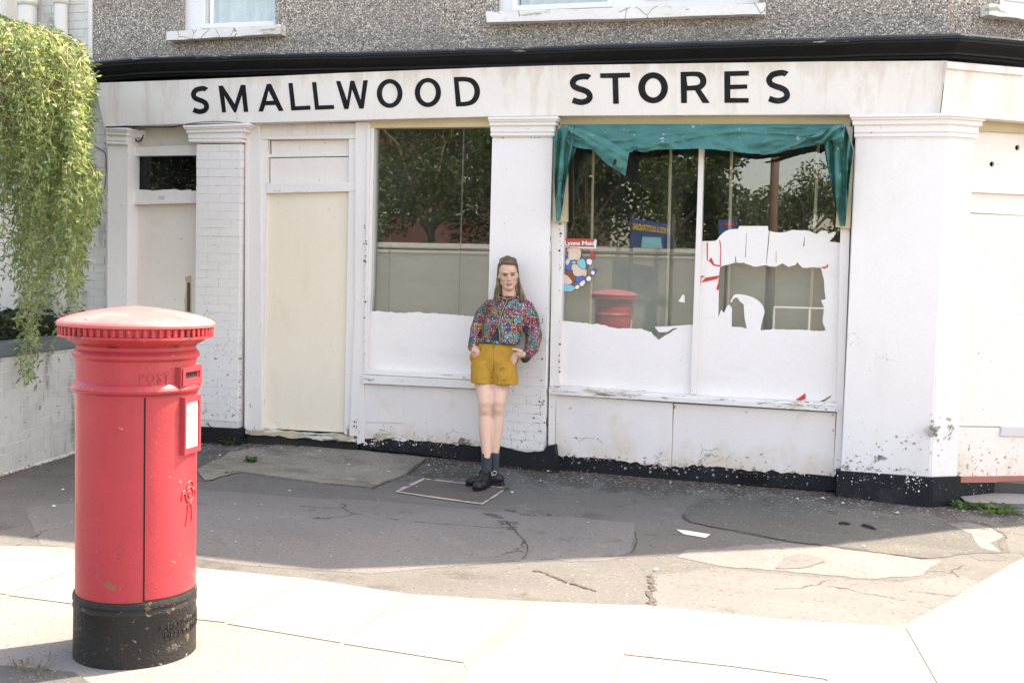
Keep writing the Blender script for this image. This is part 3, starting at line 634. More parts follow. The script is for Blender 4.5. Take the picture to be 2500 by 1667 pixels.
# ---------------- sign letters
def letter(loops, sc, ox, oy):
    bm = bmesh.new(); L = [[fascia_pt(ox+x/sc, oy+y/sc)+Vector((0, -.003, 0)) for x, y in l] for l in loops]
    prism(bm, L, Vector((0, .0025, 0))); put('letter', bm, M['letter'], FA)
def ell(cx, cy, rx, ry, n=40): return [(cx+rx*cos(2*pi*i/n), cy+ry*sin(2*pi*i/n)) for i in range(n)]
def curve2(P, n=8): return [(p.x, p.y) for p in catmull([(x, y, 0) for x, y in P], n)]
def Sshape(x0, x1, y0, y1, t):
    N = [(.93, .02), (.72, -.02), (.47, .0), (.22, .06), (.06, .22), (.14, .38), (.38, .47), (.64, .53), (.88, .63), (.97, .80), (.84, .94), (.58, 1.0), (.34, .99), (.06, .92)]
    h = t/2; c_ = curve2([(x0+h+(x1-x0-2*h)*a, y0+h+(y1-y0-2*h)*b) for a, b in N], 6); L = []; R_ = []
    c_[0] = (c_[0][0]+2, c_[0][1]+4)
    for i in range(len(c_)):
        a = c_[max(0, i-1)]; b = c_[min(len(c_)-1, i+1)]; d = hypot(b[0]-a[0], b[1]-a[1]); nx_, ny_ = -(b[1]-a[1])/d, (b[0]-a[0])/d
        L.append((c_[i][0]+nx_*h, c_[i][1]+ny_*h)); R_.append((c_[i][0]-nx_*h, c_[i][1]-ny_*h))
    return [L+R_[::-1]]
a = (3.095, 440, 160); b = (3.675, 1360, 150)
letter(Sshape(76, 222, 160, 368, 37), *a)
letter([[(290, 155), (322, 154), (413, 293), (458, 149), (493, 148), (515, 352), (482, 353), (467, 222), (422, 357), (409, 357), (333, 228), (347, 356), (318, 357)]], *a)
letter([[(655, 142), (687, 140), (782, 344), (746, 346), (722, 300), (643, 302), (626, 349), (592, 350)], [(668, 190), (650, 270), (708, 268)]], *a)
letter([[(818, 135), (850, 134), (870, 310), (983, 304), (985, 335), (840, 342)]], *a)
letter([[(996, 128), (1028, 127), (1048, 304), (1162, 300), (1165, 330), (1020, 337)]], *a)
letter([[(1178, 120), (1210, 119), (1262, 268), (1286, 118), (1315, 117), (1364, 265), (1384, 114), (1418, 113), (1387, 327), (1355, 328), (1299, 182), (1272, 330), (1240, 331)]], *a)
letter([ell(1583, 213, 97, 109), ell(1584, 213, 59, 76)], *a)
letter([ell(1872, 206, 99, 110), ell(1872, 205, 60, 77)], *a)
letter([[(2067, 90)]+curve2([(2140, 87), (2205, 98), (2248, 138), (2266, 195), (2252, 255), (2215, 293), (2160, 308), (2120, 311)], 4)+[(2085, 311)],
        [(2103, 124)]+curve2([(2140, 121), (2185, 130), (2214, 158), (2224, 197), (2214, 240), (2190, 266), (2155, 276), (2120, 278)], 4)], *a)
letter(Sshape(105, 326, 115, 393, 52), *b)
letter([[(387, 110), (655, 104), (655, 147), (548, 150), (555, 382), (504, 383), (497, 152), (388, 152)]], *b)
letter([ell(862, 239, 133, 139), ell(863, 240, 73, 86)], *b)
letter([[(1108, 97)]+curve2([(1220, 94), (1285, 99), (1326, 130), (1341, 178), (1328, 222), (1290, 256)], 5)+[(1370, 374), (1306, 376), (1238, 262), (1165, 265), (1166, 375), (1113, 376)],
        [(1160, 138)]+curve2([(1222, 134), (1262, 142), (1284, 172), (1276, 205), (1240, 217)], 4)+[(1170, 222)]], *b)
letter([[(1500, 92), (1722, 87), (1722, 130), (1555, 134), (1555, 212), (1706, 209), (1706, 247), (1555, 252), (1555, 330), (1720, 332), (1718, 373), (1502, 374)]], *b)
letter(Sshape(1866, 2096, 84, 381, 52), *b)

# ---------------- bricks: one shared bevelled unit brick
bmb = bmesh.new(); bmesh.ops.create_cube(bmb, size=1); BR = bpy.data.meshes.new('brick')
bmesh.ops.bevel(bmb, geom=bmb.edges[:], offset=.014, segments=1, affect='EDGES'); bmb.to_mesh(BR); bmb.free()
BRK = {}
def brickmesh(m):
    if m.name not in BRK: b_ = BR.copy(); b_.materials.append(m); BRK[m.name] = b_
    return BRK[m.name]
def brick(parent, c, s, rz, m, rnd=.0015):
    o = bpy.data.objects.new('brick', brickmesh(m)); C.objects.link(o); o.parent = parent
    o.location = Vector(c)-org(parent)+Vector((random.uniform(-rnd, rnd), random.uniform(-rnd, rnd), 0)); o.scale = s; o.rotation_euler = (random.uniform(-.004, .004), random.uniform(-.004, .004), rz)
    return o
def brickwall(parent, o, dx, length, z0, z1, m, ch=.072, bl=.225, dep=.05, face=0., joint=.0038, phase=0, visible=None, cap=290):
    """courses of bricks along dx from o; the front faces stand on the line o..o+dx*length"""
    n = Vector((-dx.y, dx.x, 0)); rz = math.atan2(dx.y, dx.x); r = 0; z = z0; cnt = 0; rest = bmesh.new(); over = False
    while z < z1-.01:
        h = min(ch, z1-z); s = -(bl/2 if (r+phase) % 2 else 0.); 
        while s < length:
            a = max(0, s); b_ = min(length, s+bl)
            if b_-a > .02:
                c = o+dx*((a+b_)/2)+n*(dep/2+face)+Vector((0, 0, z+h/2)); sz = (b_-a-joint, dep, h-joint)
                if (visible is None or visible(c)) and cnt < cap: brick(parent, c, sz, rz, m); cnt += 1
                elif visible is None or visible(c): boxbm(rest, c, sz, Matrix.Rotation(rz, 3, 'Z')); over = True
            s += bl
        z += ch; r += 1
    if over: put('brick', rest, m, parent, kind='stuff')
    else: rest.free()
# ---------------- pilasters
def capital(parent, steps, ret=None, fn=W, dret=.2):
    """steps: list of (left_px, right_px, proud) from top to bottom between given v pairs"""
    bm = bmesh.new()
    for (ul, vl, ur, vr, ul2, vl2, ur2, vr2, y, y2) in steps:
        f = [fn(ul2, vl2, y2), fn(ur2, vr2, y2), fn(ur, vr, y), fn(ul, vl, y)]; bk = [Vector((p.x, .1, p.z)) for p in f] if fn is W else [p+CN*.3 for p in f]
        vv = [bm.verts.new(p) for p in f]; bb = [bm.verts.new(p) for p in bk]
        bm.faces.new(vv); bm.faces.new(bb[::-1])
        for i in range(4): bm.faces.new([vv[i], bb[i], bb[(i+1) % 4], vv[(i+1) % 4]])
    return put('capital', bm, M['white'], parent)
def capsteps(ul, ur, vl, vr, hl, hr, inl, inr):
    """ogee capital: hl/hr heights in px, inl/inr total inset left/right"""
    S = [(0, 0, .14, .0, .135, .12), (.0, .135, .135, .18, .118, .16), (.18, .118, .115, .44, .112, .40), (.44, .098, .095, .74, .092, .72), (.74, .104, .106, .93, .104, .66), (.93, .086, .085, 1., .08, .98)]
    out = []; t0 = 0
    prev = 0.
    for t1, y_, i_ in ((.12, -.150, .05), (.22, -.138, .2), (.42, -.124, .45), (.46, -.112, .62), (.74, -.106, .72), (.80, -.096, .86), (.93, -.104, .74), (1., -.084, 1.)):
        out.append((ul+inl*i_, vl+hl*t0, ur-inr*i_, vr+hr*t0, ul+inl*i_, vl+hl*t1, ur-inr*i_, vr+hr*t1, y_, y_)); t0 = t1
    return out
PY = -.08
def pilaster(x0, x1, z0, z1, cap, depth=.12, label=None, mat_='brickpaint', core='mortar', step=None):
    e = part_empty('pilaster', SB, ((x0+x1)/2, PY, z0))
    bm = bmesh.new(); wallpiece(bm, x0+.004, x1-.004, z0, z1, PY+.004, .14); put('mortar', bm, M[core], e)
    capital(e, cap); return e
def slanted(uv_top, uv_bot, y): a = W(*uv_top, y); b = W(*uv_bot, y); return (a.x+b.x)/2
# second pilaster
x0, x1 = slanted((465, 356), (488, 1041), PY), slanted((583, 356), (584, 1040), PY); zt = W(520, 352, PY).z
p2 = pilaster(x0, x1, .05, zt, capsteps(446, 608, 307, 300, 42, 50, 19, 25)); 
brickwall(p2, Vector((x0, PY, .28)), Vector((1, 0, 0)), x1-x0, 0, zt-.28, M['brickpaint'], dep=.06, joint=.0022)
brickwall(p2, Vector((x1, PY, .28)), Vector((0, 1, 0)), .1, 0, zt-.28, M['brickpaint'], dep=.02, bl=.11)
bm = bmesh.new(); quadbox(bm, [Vector((x0-.02, PY-.02, .0)), Vector((x1+.03, PY-.02, 0)), Vector((x1+.03, PY-.02, W(540, 1042, PY).z)), Vector((x0-.02, PY-.02, W(500, 1042, PY).z))], Vector((0, .14, 0)), .006); put('plinth', bm, M['black'], p2)
# third pilaster
x0, x1 = slanted((1198, 336), (1187, 1095), PY), slanted((1344, 336), (1333, 1097), PY); zt = W(1270, 335, PY).z
zb = W(1260, 1095, PY).z
p3 = pilaster(x0, x1, .05, zt, capsteps(1191, 1362, 286, 284, 49, 51, 9, 12))
bm = bmesh.new(); wallpiece(bm, x0, x1, 1.3, zt-.01, PY-.0005, PY+.0045); put('render_coat', bm, M['white'], p3)
brickwall(p3, Vector((x0, PY, zb)), Vector((1, 0, 0)), x1-x0, 0, 1.3-zb, M['brickpaint'], dep=.06)
bm = bmesh.new(); prism(bm, [[W(u, v, PY-.02) for u, v in jagline([(1180, 1097), (1217, 1088), (1245, 1095), (1280, 1104), (1312, 1103), (1330, 1100), (1334, 1090), (1353, 1087)], 8, 1.6, 3)]+[W(1362, 1160, PY-.02), W(1175, 1150, PY-.02)]], Vector((0, .15, 0))); put('plinth', bm, M['black'], p3)
# left pilaster
x0, x1 = slanted((260, 360), (262, 700), PY), slanted((310, 358), (313, 700), PY); zt = W(285, 354, PY).z
p1 = pilaster(x0, x1, .05, zt, capsteps(256, 310, 310, 312, 44, 44, 5, 3), core='white')
bm = bmesh.new(); wallpiece(bm, x0-.01, x1+.02, 0, .3, PY-.02, .1); put('plinth', bm, M['black'], p1)
# right corner pillar, wraps the chamfer
e = part_empty('pilaster', SB, (.4, -.1, .03)); RP = -.10
def mitre(off): 
    m_ = (Vector((0, -1, 0))-CN); m_ = m_/(m_.dot(Vector((0, -1, 0)))); return CO+m_*off
def wrap(name, off, xl, zl0, zl1, sr, m, parent, bev=.004):
    A = Vector((xl, -off, 0)); B = mitre(off); Cc = CO+CDIR*sr-CN*off
    pl = [A, B, Cc, CO+CDIR*sr+CN*.2, CO+Vector((-.1, .3, 0)), Vector((xl, .14, 0))]
    bm = bmesh.new(); prism(bm, [[p+Vector((0, 0, zl1)) for p in pl]], Vector((0, 0, zl0-zl1)))
    if bev: bmesh.ops.bevel(bm, geom=[ed for ed in bm.edges if abs((ed.verts[0].co-ed.verts[1].co).z) > .01 and ed.verts[0].co.y < .1], offset=bev, segments=2, affect='EDGES')
    return put(name, bm, m, parent)
xl = (W(2085, 340, RP).x+W(2055, 1150, RP).x)/2; sr = (csp(2379, 345, RP)[0]+csp(2338, 1160, RP)[0])/2
zt = W(2200, 338, RP).z; zb = W(2150, 1155, RP).z
wrap('render_coat', -RP, xl, .05, zt, sr, M['pillar'], e, .008)
wrap('plinth', -RP+.03, W(2040, 1180, RP-.03).x, -.05, zb, sr+.015, M['black'], e, .01)
h = W(2200, 281, RP).z-zt; t0 = 0
for t1, o_, i_ in ((.12, .165, .0), (.22, .15, .01), (.42, .135, .02), (.46, .125, .03), (.74, .118, .035), (.80, .108, .04), (.93, .116, .036), (1., .104, .045)):
    wrap('capital', o_, xl-.045+i_, zt+h*(1-t1), zt+h*(1-t0), sr+.05-i_, M['white'], e, 0); t0 = t1
# ---------------- left door bay
ld = part_empty('door', SB, (W(390, 700).x, .06, .1))
F('head_panel', [(308, 309), (492, 304), (492, 362), (308, 362)], .10, .03, M['fascia'], SB)
F('door_frame', [(308, 360), (490, 354), (490, 379), (324, 381), (326, 466), (490, 466), (490, 493), (322, 496), (318, 1090), (306, 1090)], .03, .08, M['wood'], SB)
F('door_rail', [(318, 492), (490, 489), (490, 496), (320, 500)], .015, .05, M['woodh'], SB)
F('door_panel', [(316, 498), (490, 495), (490, 1085), (312, 1090)], .075, .04, M['cream'], ld)
F('glass_pane', [(322, 378), (490, 376), (490, 469), (322, 470)], .095, .004, M['glass_dark'], ld)
F('dark_backing', [(310, 370), (480, 370), (480, 480), (310, 480)], .16, .02, M['slot'], SB)
F('ragged_paint', jagline([(326, 466), (345, 463), (380, 465), (400, 463), (425, 462), (440, 465), (466, 463)], 7, 1.3, 6)+[(466, 470), (326, 470)], .088, .004, M['wood'], ld, bev=0)
F('number_plate', [(387, 478), (402, 478), (402, 487), (387, 487)], .025, .006, M['lilac'], SB, bev=.001)
F('weathered_edge', jagline([(452, 676), (455, 700), (450, 730), (452, 772)], 8, 1.2, 2)+[(466, 772), (466, 672)], .070, .01, M['beige'], ld, bev=0)
F('lock', [(457, 690), (463, 690), (463, 760), (456, 760)], .062, .01, M['iron'], ld, bev=.001)
F('junction_box', [(331, 318), (346, 318), (346, 336), (331, 336)], .02, .06, M['upvc'], SB)
bm = bmesh.new(); tube(bm, catmull([W(u, v, .03) for u, v in ((327, 312), (326, 330), (333, 344), (343, 344), (350, 330))], 6), .006, 6); put('cable', bm, M['letter'], SB)
# ---------------- boarded door bay
dz = lambda p: Z(1.912, 440, 280, p)
F('door_frame', dz([(312, 42), (372, 42), (374, 100), (378, 1470), (305, 1472)]), -.01, .12, M['wood'], SB)
F('bead', dz([(304, 130), (313, 50), (318, 50), (310, 1465), (300, 1465)]), -.02, .05, M['wood'], SB)
F('head_panel', dz([(368, 40), (820, 38), (818, 96), (372, 104)]), .02, .05, M['fascia'], SB)
F('rail', dz([(372, 100), (818, 92), (818, 112), (372, 116)]), .0, .08, M['woodh'], SB)
F('door_frame', dz([(374, 112), (408, 112), (404, 360), (388, 1460), (368, 1465), (374, 400)]), .015, .08, M['wood'], SB)
F('light_panel', dz([(424, 122), (792, 116), (792, 184), (426, 190)]), .055, .02, M['cream'], SB)
F('rail', dz([(408, 184), (794, 181), (794, 194), (408, 200)]), .04, .04, M['woodh'], SB)
F('light_panel', dz([(420, 204), (792, 198), (790, 322), (420, 324)]), .05, .02, M['cream'], SB)
F('dark_backing', dz([(400, 105), (800, 105), (800, 330), (400, 330)]), .09, .02, M['rot'], SB)
F('rail', dz([(402, 320), (818, 318), (818, 358), (402, 368)]), .005, .09, M['woodh'], SB)
bd = part_empty('door', SB, (W(748, 700).x, .05, .1)); bd['label'] = 'boarded up door covered in one yellowed plywood sheet'
F('plywood_sheet', dz([(404, 366), (788, 362), (785, 800), (768, 1482), (610, 1475), (388, 1462), (396, 900)]), .045, .02, M['board'], bd)
F('door_frame', dz([(788, 95), (822, 94), (820, 900), (790, 1495), (766, 1490), (786, 400)]), .012, .08, M['wood'], SB)
F('door_post', dz([(818, 36), (880, 34), (870, 900), (838, 1520), (790, 1515), (815, 900)]), -.01, .14, M['wood'], SB)
F('rotten_threshold', jagline(dz([(304, 1468), (400, 1468), (500, 1478), (600, 1488), (700, 1490), (815, 1498)]), 9, 2.5, 21)+jagline(dz([(820, 1528), (700, 1520), (560, 1508), (420, 1498), (304, 1488)]), 10, 3.5, 22), -.015, .10, M['rot'], SB, bev=0)
F('shade_board_below', dz([(300, 1475), (830, 1500), (830, 1560), (300, 1540)]), .04, .03, M['dark'], SB)  # near-black board, painted as the shade under the threshold
# ---------------- left shop window
lw = part_empty('shop_window', SB, (W(1040, 600).x, .04, W(1040, 920).z))
F('window_head', [(898, 287), (1200, 279), (1200, 310), (896, 313)], -.01, .10, M['beigelight'], lw)
F('window_post', [(900, 288), (914, 300), (906, 700), (902, 760), (896, 905), (884, 905), (892, 560)], -.005, .09, M['wood'], lw)
F('window_post', dz([(872, 40), (885, 40), (868, 1200), (856, 1200)]), -.03, .05, M['wood'], lw)
F('glass_pane', [(906, 300), (1210, 296), (1205, 925), (890, 915)], .05, .005, M['glass'], lw)
F('whitewash', jagline([(900, 757), (930, 760), (980, 763), (1010, 762), (1060, 764), (1110, 768), (1163, 773), (1205, 777)], 6, 1.8, 31)+[(1205, 920), (893, 905)], .045, .002, M['ply'], lw, bev=0)
F('sill', [(884, 901), (1205, 921), (1205, 930), (884, 913)], -.02, .10, M['woodh'], lw)
F('sill', [(884, 915), (1205, 932), (1205, 951), (884, 936)], -.045, .12, M['sill'], lw)
F('riser_panel', [(889, 937), (1205, 952)]+jagline([(1205, 1092), (1171, 1088), (1130, 1082), (1080, 1080), (1040, 1077), (1000, 1072), (960, 1068), (889, 1070)], 8, 3.5, 41), .0, .04, M['riser'], SB, bev=0)
F('riser_patch_board', [(890, 938), (985, 941), (984, 1032), (889, 1030)], -.006, .006, M['riser'], SB, bev=.001)
F('corner_post', [(878, 936), (890, 936), (889, 1080), (872, 1084), (870, 1060)], -.012, .08, M['wood'], SB)
F('base_plinth', [(880, 1060), (1205, 1070), (1205, 1132), (1000, 1105), (880, 1094)], .004, .05, M['black'], SB)
for q in (([(913, 1062), (925, 1048), (940, 1050), (946, 1070), (925, 1076)], 'rot'), ([(1118, 1078), (1124, 1068), (1137, 1072), (1150, 1084), (1120, 1084)], 'darkconc'), ([(1098, 1082), (1108, 1078), (1120, 1082)], 'rot'), ([(955, 1072), (975, 1066), (1000, 1072), (985, 1078)], 'sill')):
    F('bare_patch', jagline(q[0]+[q[0][0]], 4, 1.5, 9)[:-1], -.004, .003, M[q[1]], SB, bev=0)
# ---------------- right shop window
def chips(name, centres, m, parent, fn, y, seed=1):
    r = random.Random(seed); bm = bmesh.new()
    for cu, cv, su, sv, n, sz in centres:
        for i in range(n):
            u, v = r.gauss(cu, su), r.gauss(cv, sv); q_ = sz*r.choice((.3, .5, .7, 1, 1.6)); k_ = r.randint(5, 8); sx = r.uniform(.7, 1.5)
            pts = [fn(u+cos(6.28*j/k_)*q_*sx*r.uniform(.5, 1.2), v+sin(6.28*j/k_)*q_*r.uniform(.5, 1.2), y) for j in range(k_)]
            try: bm.faces.new([bm.verts.new(p) for p in pts])
            except ValueError: pass
    for f in bm.faces: f.normal_update()
    return put(name, bm, m, parent, kind='stuff')
M['bare'] = mat('bare_grey_render', (.40, .36, .30), .9, .25, 20, 90, .5, .004)
M['rust'] = mat('rust_spot', (.42, .24, .08), .9, .3, 20, 90, 0)
chips('paint_loss', [(2278, 1053, 8, 13, 70, 3.2), (2318, 1045, 5, 12, 22, 2.6), (2270, 1080, 30, 30, 30, 2)], M['bare'], e, WC, RP-.0035, 2)
chips('paint_loss', [(2145, 1116, 7, 4, 22, 3), (2145, 1090, 5, 5, 5, 3), (2120, 1125, 45, 14, 34, 1.8), (2065, 1140, 8, 12, 34, 2.2), (2215, 1080, 12, 14, 16, 2.5), (2150, 1146, 60, 4, 60, 1.8), (2110, 1030, 40, 30, 8, 1.5)], M['bare'], e, W, RP-.0035, 3)
chips('white_splash', [(2110, 1166, 40, 8, 40, 1.4), (2230, 1178, 14, 14, 34, 1.8), (2212, 1168, 2, 6, 8, 2.6)], M['white'], e, W, RP-.0335, 4)
chips('paint_loss', [(985, 1068, 60, 4, 50, 2.2), (1130, 1080, 30, 4, 24, 2.2), (925, 1062, 14, 8, 12, 3)], M['rot'], SB, W, -.0065, 5)
chips('white_splash', [(920, 1082, 12, 5, 30, 1.8), (1000, 1082, 60, 4, 30, 1.4)], M['white'], SB, W, .0025, 6)
chips('paint_loss', [(1450, 1122, 60, 5, 40, 2), (1600, 1136, 45, 5, 40, 2.4), (1700, 1148, 60, 5, 40, 2), (1900, 1160, 70, 4, 34, 1.8), (1820, 1120, 30, 10, 8, 2)], M['bare'], SB, W, -.0065, 7)
chips('rust_spot', [(2032, 1013, 2, 3, 4, 2), (2034, 1050, 1, 2, 3, 2), (1361, 1034, 1, 2, 2, 2), (1648, 992, 1, 2, 3, 2)], M['rust'], SB, W, -.0065, 8)
chips('paint_loss', [(893, 560, 1.2, 60, 20, 1.5), (890, 720, 1.2, 60, 22, 1.8), (870, 1040, 3, 20, 12, 2.4)], M['dead'], SB, W, -.0335, 9)
chips('paint_loss', [(1367, 640, 1, 60, 18, 1.8), (1366, 860, 1, 40, 12, 1.8)], M['slot'], SB, W, -.0135, 10)
chips('paint_loss', [(1326, 960, 4, 60, 16, 1.5), (1280, 1035, 24, 26, 9, 1.6)], M['dead'], SB, W, PY-.0035, 11)
chips('paint_loss', [(540, 900, 24, 80, 26, 2.0), (586, 950, 1, 60, 18, 2.2)], M['bare'], SB, W, PY-.0035, 12)
z5 = lambda p: Z(2.614, 1330, 250, p); z7 = lambda p: Z(3.178, 1340, 780, p); z4 = lambda p: Z(5.408, 1690, 540, p)
rw = part_empty('shop_window', SB, (W(1715, 600).x, .04, W(1715, 960).z))
F('window_head', z5([(95, 92), (1955, 88), (1950, 160), (95, 160)]), -.015, .10, M['beige'], rw)
F('gap_shade_strip', z5([(90, 82), (1960, 80), (1960, 92), (90, 94)]), .03, .03, M['dark'], rw)  # near-black strip; the shade of the gap is its colour
F('window_post', [(1349, 310), (1376, 310), (1377, 560), (1370, 800), (1364, 942), (1342, 942), (1346, 700)], -.01, .10, M['wood'], rw)
F('window_post', [(2058, 310), (2082, 310), (2072, 640), (2066, 800), (2052, 1140), (2034, 1165), (2044, 990), (2050, 640)], -.015, .10, M['wood'], rw)
F('mullion', [(1708, 300), (1720, 300), (1713, 560), (1706, 785), (1699, 962), (1685, 962), (1692, 785), (1702, 500)], .005, .06, M['wood'], rw)
F('glass_pane', [(1360, 290), (1712, 290), (1694, 990), (1352, 965)], .05, .005, M['glass'], rw)
F('glass_pane', [(1712, 290), (2080, 290), (2048, 1010), (1694, 990)], .05, .005, M['glass'], rw)
F('whitewash', z5([(104, 1392)])+jagline(z5([(200, 1402), (380, 1420), (450, 1440), (600, 1442), (680, 1465), (700, 1492), (730, 1515), (760, 1490), (800, 1468), (850, 1438), (945, 1420)]), 4, 1.6, 51)+[(1693, 800), (1684, 970), (1352, 948)], .045, .002, M['ply'], rw, bev=0)
F('whitewash', z5([(700, 1432), (800, 1428), (940, 1418), (940, 1424), (880, 1444), (820, 1440), (785, 1464), (730, 1466)]), .043, .002, M['ply'], rw, bev=0)
F('whitewash', z5([(852, 1270), (880, 1226), (892, 1230), (893, 1278)]), .043, .002, M['ply'], rw, bev=0)
outer = z4([(100, 265), (300, 262)]+[(x, y) for x, y in curve2([(330, 242), (380, 180), (450, 128), (530, 106), (600, 106)], 5)]+[(625, 65), (1000, 65), (1005, 125)]+curve2([(1080, 145), (1200, 150), (1280, 130), (1330, 115), (1400, 122), (1500, 122), (1570, 140), (1640, 168), (1700, 135), (1760, 125), (1790, 140), (1800, 168), (1860, 143), (1895, 155), (1880, 190), (1835, 240), (1812, 270)], 3)+[(1990, 290)])+[(2052, 700), (2046, 990), (1688, 975), (1692, 785)]
hole = z4(jagline([(370, 600), (560, 548), (680, 548), (820, 600), (960, 580), (1040, 600), (1110, 600), (1190, 555), (1270, 605), (1360, 580), (1390, 540), (1460, 618), (1600, 605), (1700, 620)], 25, 6, 61)+[(1740, 780), (1745, 900), (1762, 1030), (1700, 1042), (1740, 1140), (1720, 1330), (1760, 1430)]+jagline([(1740, 1450), (1400, 1430), (1050, 1425), (900, 1435)], 25, 6, 62)+curve2([(915, 1350), (935, 1270), (955, 1190), (920, 1100), (830, 1020), (700, 975), (570, 965), (530, 1010), (500, 1060)], 3)+[(520, 1075), (540, 1030), (575, 1008), (600, 1012), (630, 1060), (680, 1100), (690, 1270), (720, 1420)]+jagline([(640, 1395), (520, 1390)], 20, 8, 63)+[(525, 1150), (490, 1100), (460, 1120), (420, 1210), (380, 1170), (345, 1270), (355, 700)])
F('whitewash', outer, .045, .002, M['ply'], rw, holes=[hole], bev=0)
for px in ([(190, 280), (207, 285), (206, 520), (195, 522)], [(358, 252), (368, 250), (382, 350), (378, 590), (366, 595), (372, 360)], [(215, 520), (252, 478), (290, 568), (370, 583), (362, 600), (280, 585)], [(120, 805), (180, 745), (350, 718), (357, 738), (320, 765), (200, 792)],
           [(103, 722), (165, 722), (160, 735), (122, 740), (112, 830), (95, 905)], [(345, 768), (356, 764), (350, 905), (320, 907), (330, 850), (345, 820)], [(1690, 604), (1760, 602), (1797, 562), (1792, 602), (1745, 629)]):
    F('torn_poster_edge', z4(px), .041, .003, M['redpaper'], rw, bev=0)
for px in ([(575, 455), (580, 540), (565, 540), (570, 470)], [(716, 160), (720, 160), (705, 480), (698, 480)], [(1022, 130), (1010, 280), (980, 560), (975, 560), (1000, 275), (1014, 130)], [(1480, 210), (1484, 210), (1480, 330), (1465, 335)], [(1105, 395), (1109, 395), (1110, 540), (1104, 540)]):
    F('poster_tear', z4(px), .0435, .001, M['dead'], rw, bev=0)
F('torn_poster_edge', z7([(1915, 622), (1950, 600), (1990, 570), (1993, 612), (1960, 628)]), .040, .003, M['redpaper'], rw, bev=0)
F('poster_tear', z7([(2092, 640), (2140, 618), (2195, 585), (2180, 605), (2130, 635)]), .040, .003, M['dead'], rw, bev=0)
F('sill', jagline(z7([(0, 522), (80, 508), (600, 552), (1090, 582), (1130, 590), (1500, 612), (2240, 645)]), 14, 1.2, 71)+z7([(2238, 672), (1130, 620), (60, 550), (0, 550)]), -.02, .10, M['sill'], rw, bev=0)
F('sill', z7([(0, 535)])+jagline(z7([(60, 542), (600, 580), (1100, 612), (1700, 650), (2238, 675)]), 14, 1.5, 72)+z7([(2236, 716), (60, 582), (0, 572)]), -.045, .12, M['sill'], rw, bev=0)
for i, px in enumerate(([(250, 545), (300, 538), (400, 560), (500, 566), (620, 578), (720, 578), (690, 592), (560, 588), (440, 576), (330, 566)], [(870, 600), (930, 600), (920, 612), (880, 610)], [(1850, 650), (1930, 648), (1980, 668), (1900, 672)])):
    F('bare_patch', jagline(z7(px+[px[0]]), 5, 1.2, i)[:-1], -.049, .004, M['rot'], rw, bev=0)
F('riser_panel', z7([(58, 583), (962, 648)])+z7([(958, 900), (948, 1142)])+jagline(z7([(880, 1135), (780, 1125), (660, 1105), (500, 1080), (300, 1065), (50, 1058)]), 8, 4, 81), -.004, .04, M['riser'], SB, bev=0)
F('riser_panel', z7([(970, 650), (2226, 724), (2206, 1215)])+jagline(z7([(2000, 1195), (1700, 1175), (1500, 1160), (1300, 1138), (1100, 1130), (952, 1142)]), 8, 4, 82)+z7([(962, 900)]), .002, .04, M['riser'], SB, bev=0)
F('riser_board', z7([(50, 570), (2240, 715), (2215, 1260), (40, 1110)]), .03, .03, M['dead'], SB)
F('corner_post', z7([(0, 560), (60, 575), (52, 700), (45, 1085), (-5, 1075)])[:], -.006, .08, M['wood'], SB)
F('base_plinth', z7([(38, 1040), (600, 1075), (1300, 1125), (2215, 1200), (2235, 1330), (1200, 1260), (38, 1190)]), .010, .06, M['black'], SB, bev=0)
ab = part_empty('air_brick', SB, (W(1836, 1166, 0).x, 0, W(1836, 1166, 0).z))
gz = z7([(1465, 1192), (1692, 1206), (1690, 1266), (1463, 1252)])
HO = []
for r in range(3):
    for c_ in range(9):
        a_, b_ = (c_+.18)/9, (c_+.82)/9; e0, e1 = (r+.15)/3, (r+.85)/3
        q = lambda s, t: (lerp(lerp(gz[0][0], gz[1][0], s), lerp(gz[3][0], gz[2][0], s), t), lerp(lerp(gz[0][1], gz[1][1], s), lerp(gz[3][1], gz[2][1], s), t))
        HO.append([q(a_, e0), q(b_, e0), q(b_, e1), q(a_, e1)])
F('grille', gz, -.004, .012, M['black'], ab, holes=HO, bev=0)
F('shade_sheet', gz, .009, .0008, M['slot'], ab, bev=0)  # near-black sheet carries the shade inside the grille holes
M['greypost_glare'] = mat('grey_post_and_glare', (.22, .22, .2), .5, .1, 3, 30, 0)
# half height display partition behind the glass
M['weave'] = mat('grey_green_hessian_panel', (.37, .38, .35), .9, .12, 1.2, 90, .1, .001, stretch=(.5, 1, 6), layers=(dict(col=(.50, .48, .42), scale=22, thr=0.550, soft=.1, a=.35, deep=0, stretch=(.3, 1, 7)), dict(col=(.24, .26, .22), scale=1.1, thr=0.500, soft=.3, a=.45, deep=0)))
M['rail_paint'] = mat('dusty_grey_rail', (.40, .39, .34), .8, .12, 4, 90, .1, .001, stretch=(.5, 1, 3))
for L_, R_ in (((880, 589.5), (1240, 598)), ((1330, 601), (2090, 618.5))):
    (ua, va), (ub, vb) = L_, R_
    DP = F('display_partition', [(ua, va+17), (ub, vb+17), (ub, vb+340), (ua, va+340)], .17, .02, M['weave'], SB, bev=0)
    F('partition_rail', [(ua, va), (ub, vb), (ub, vb+15), (ua, va+15)], .15, .06, M['rail_paint'], DP); F('partition_bead', [(ua, va+17), (ub, vb+17), (ub, vb+28), (ua, va+28)], .163, .01, M['rail_paint'], DP, bev=0)
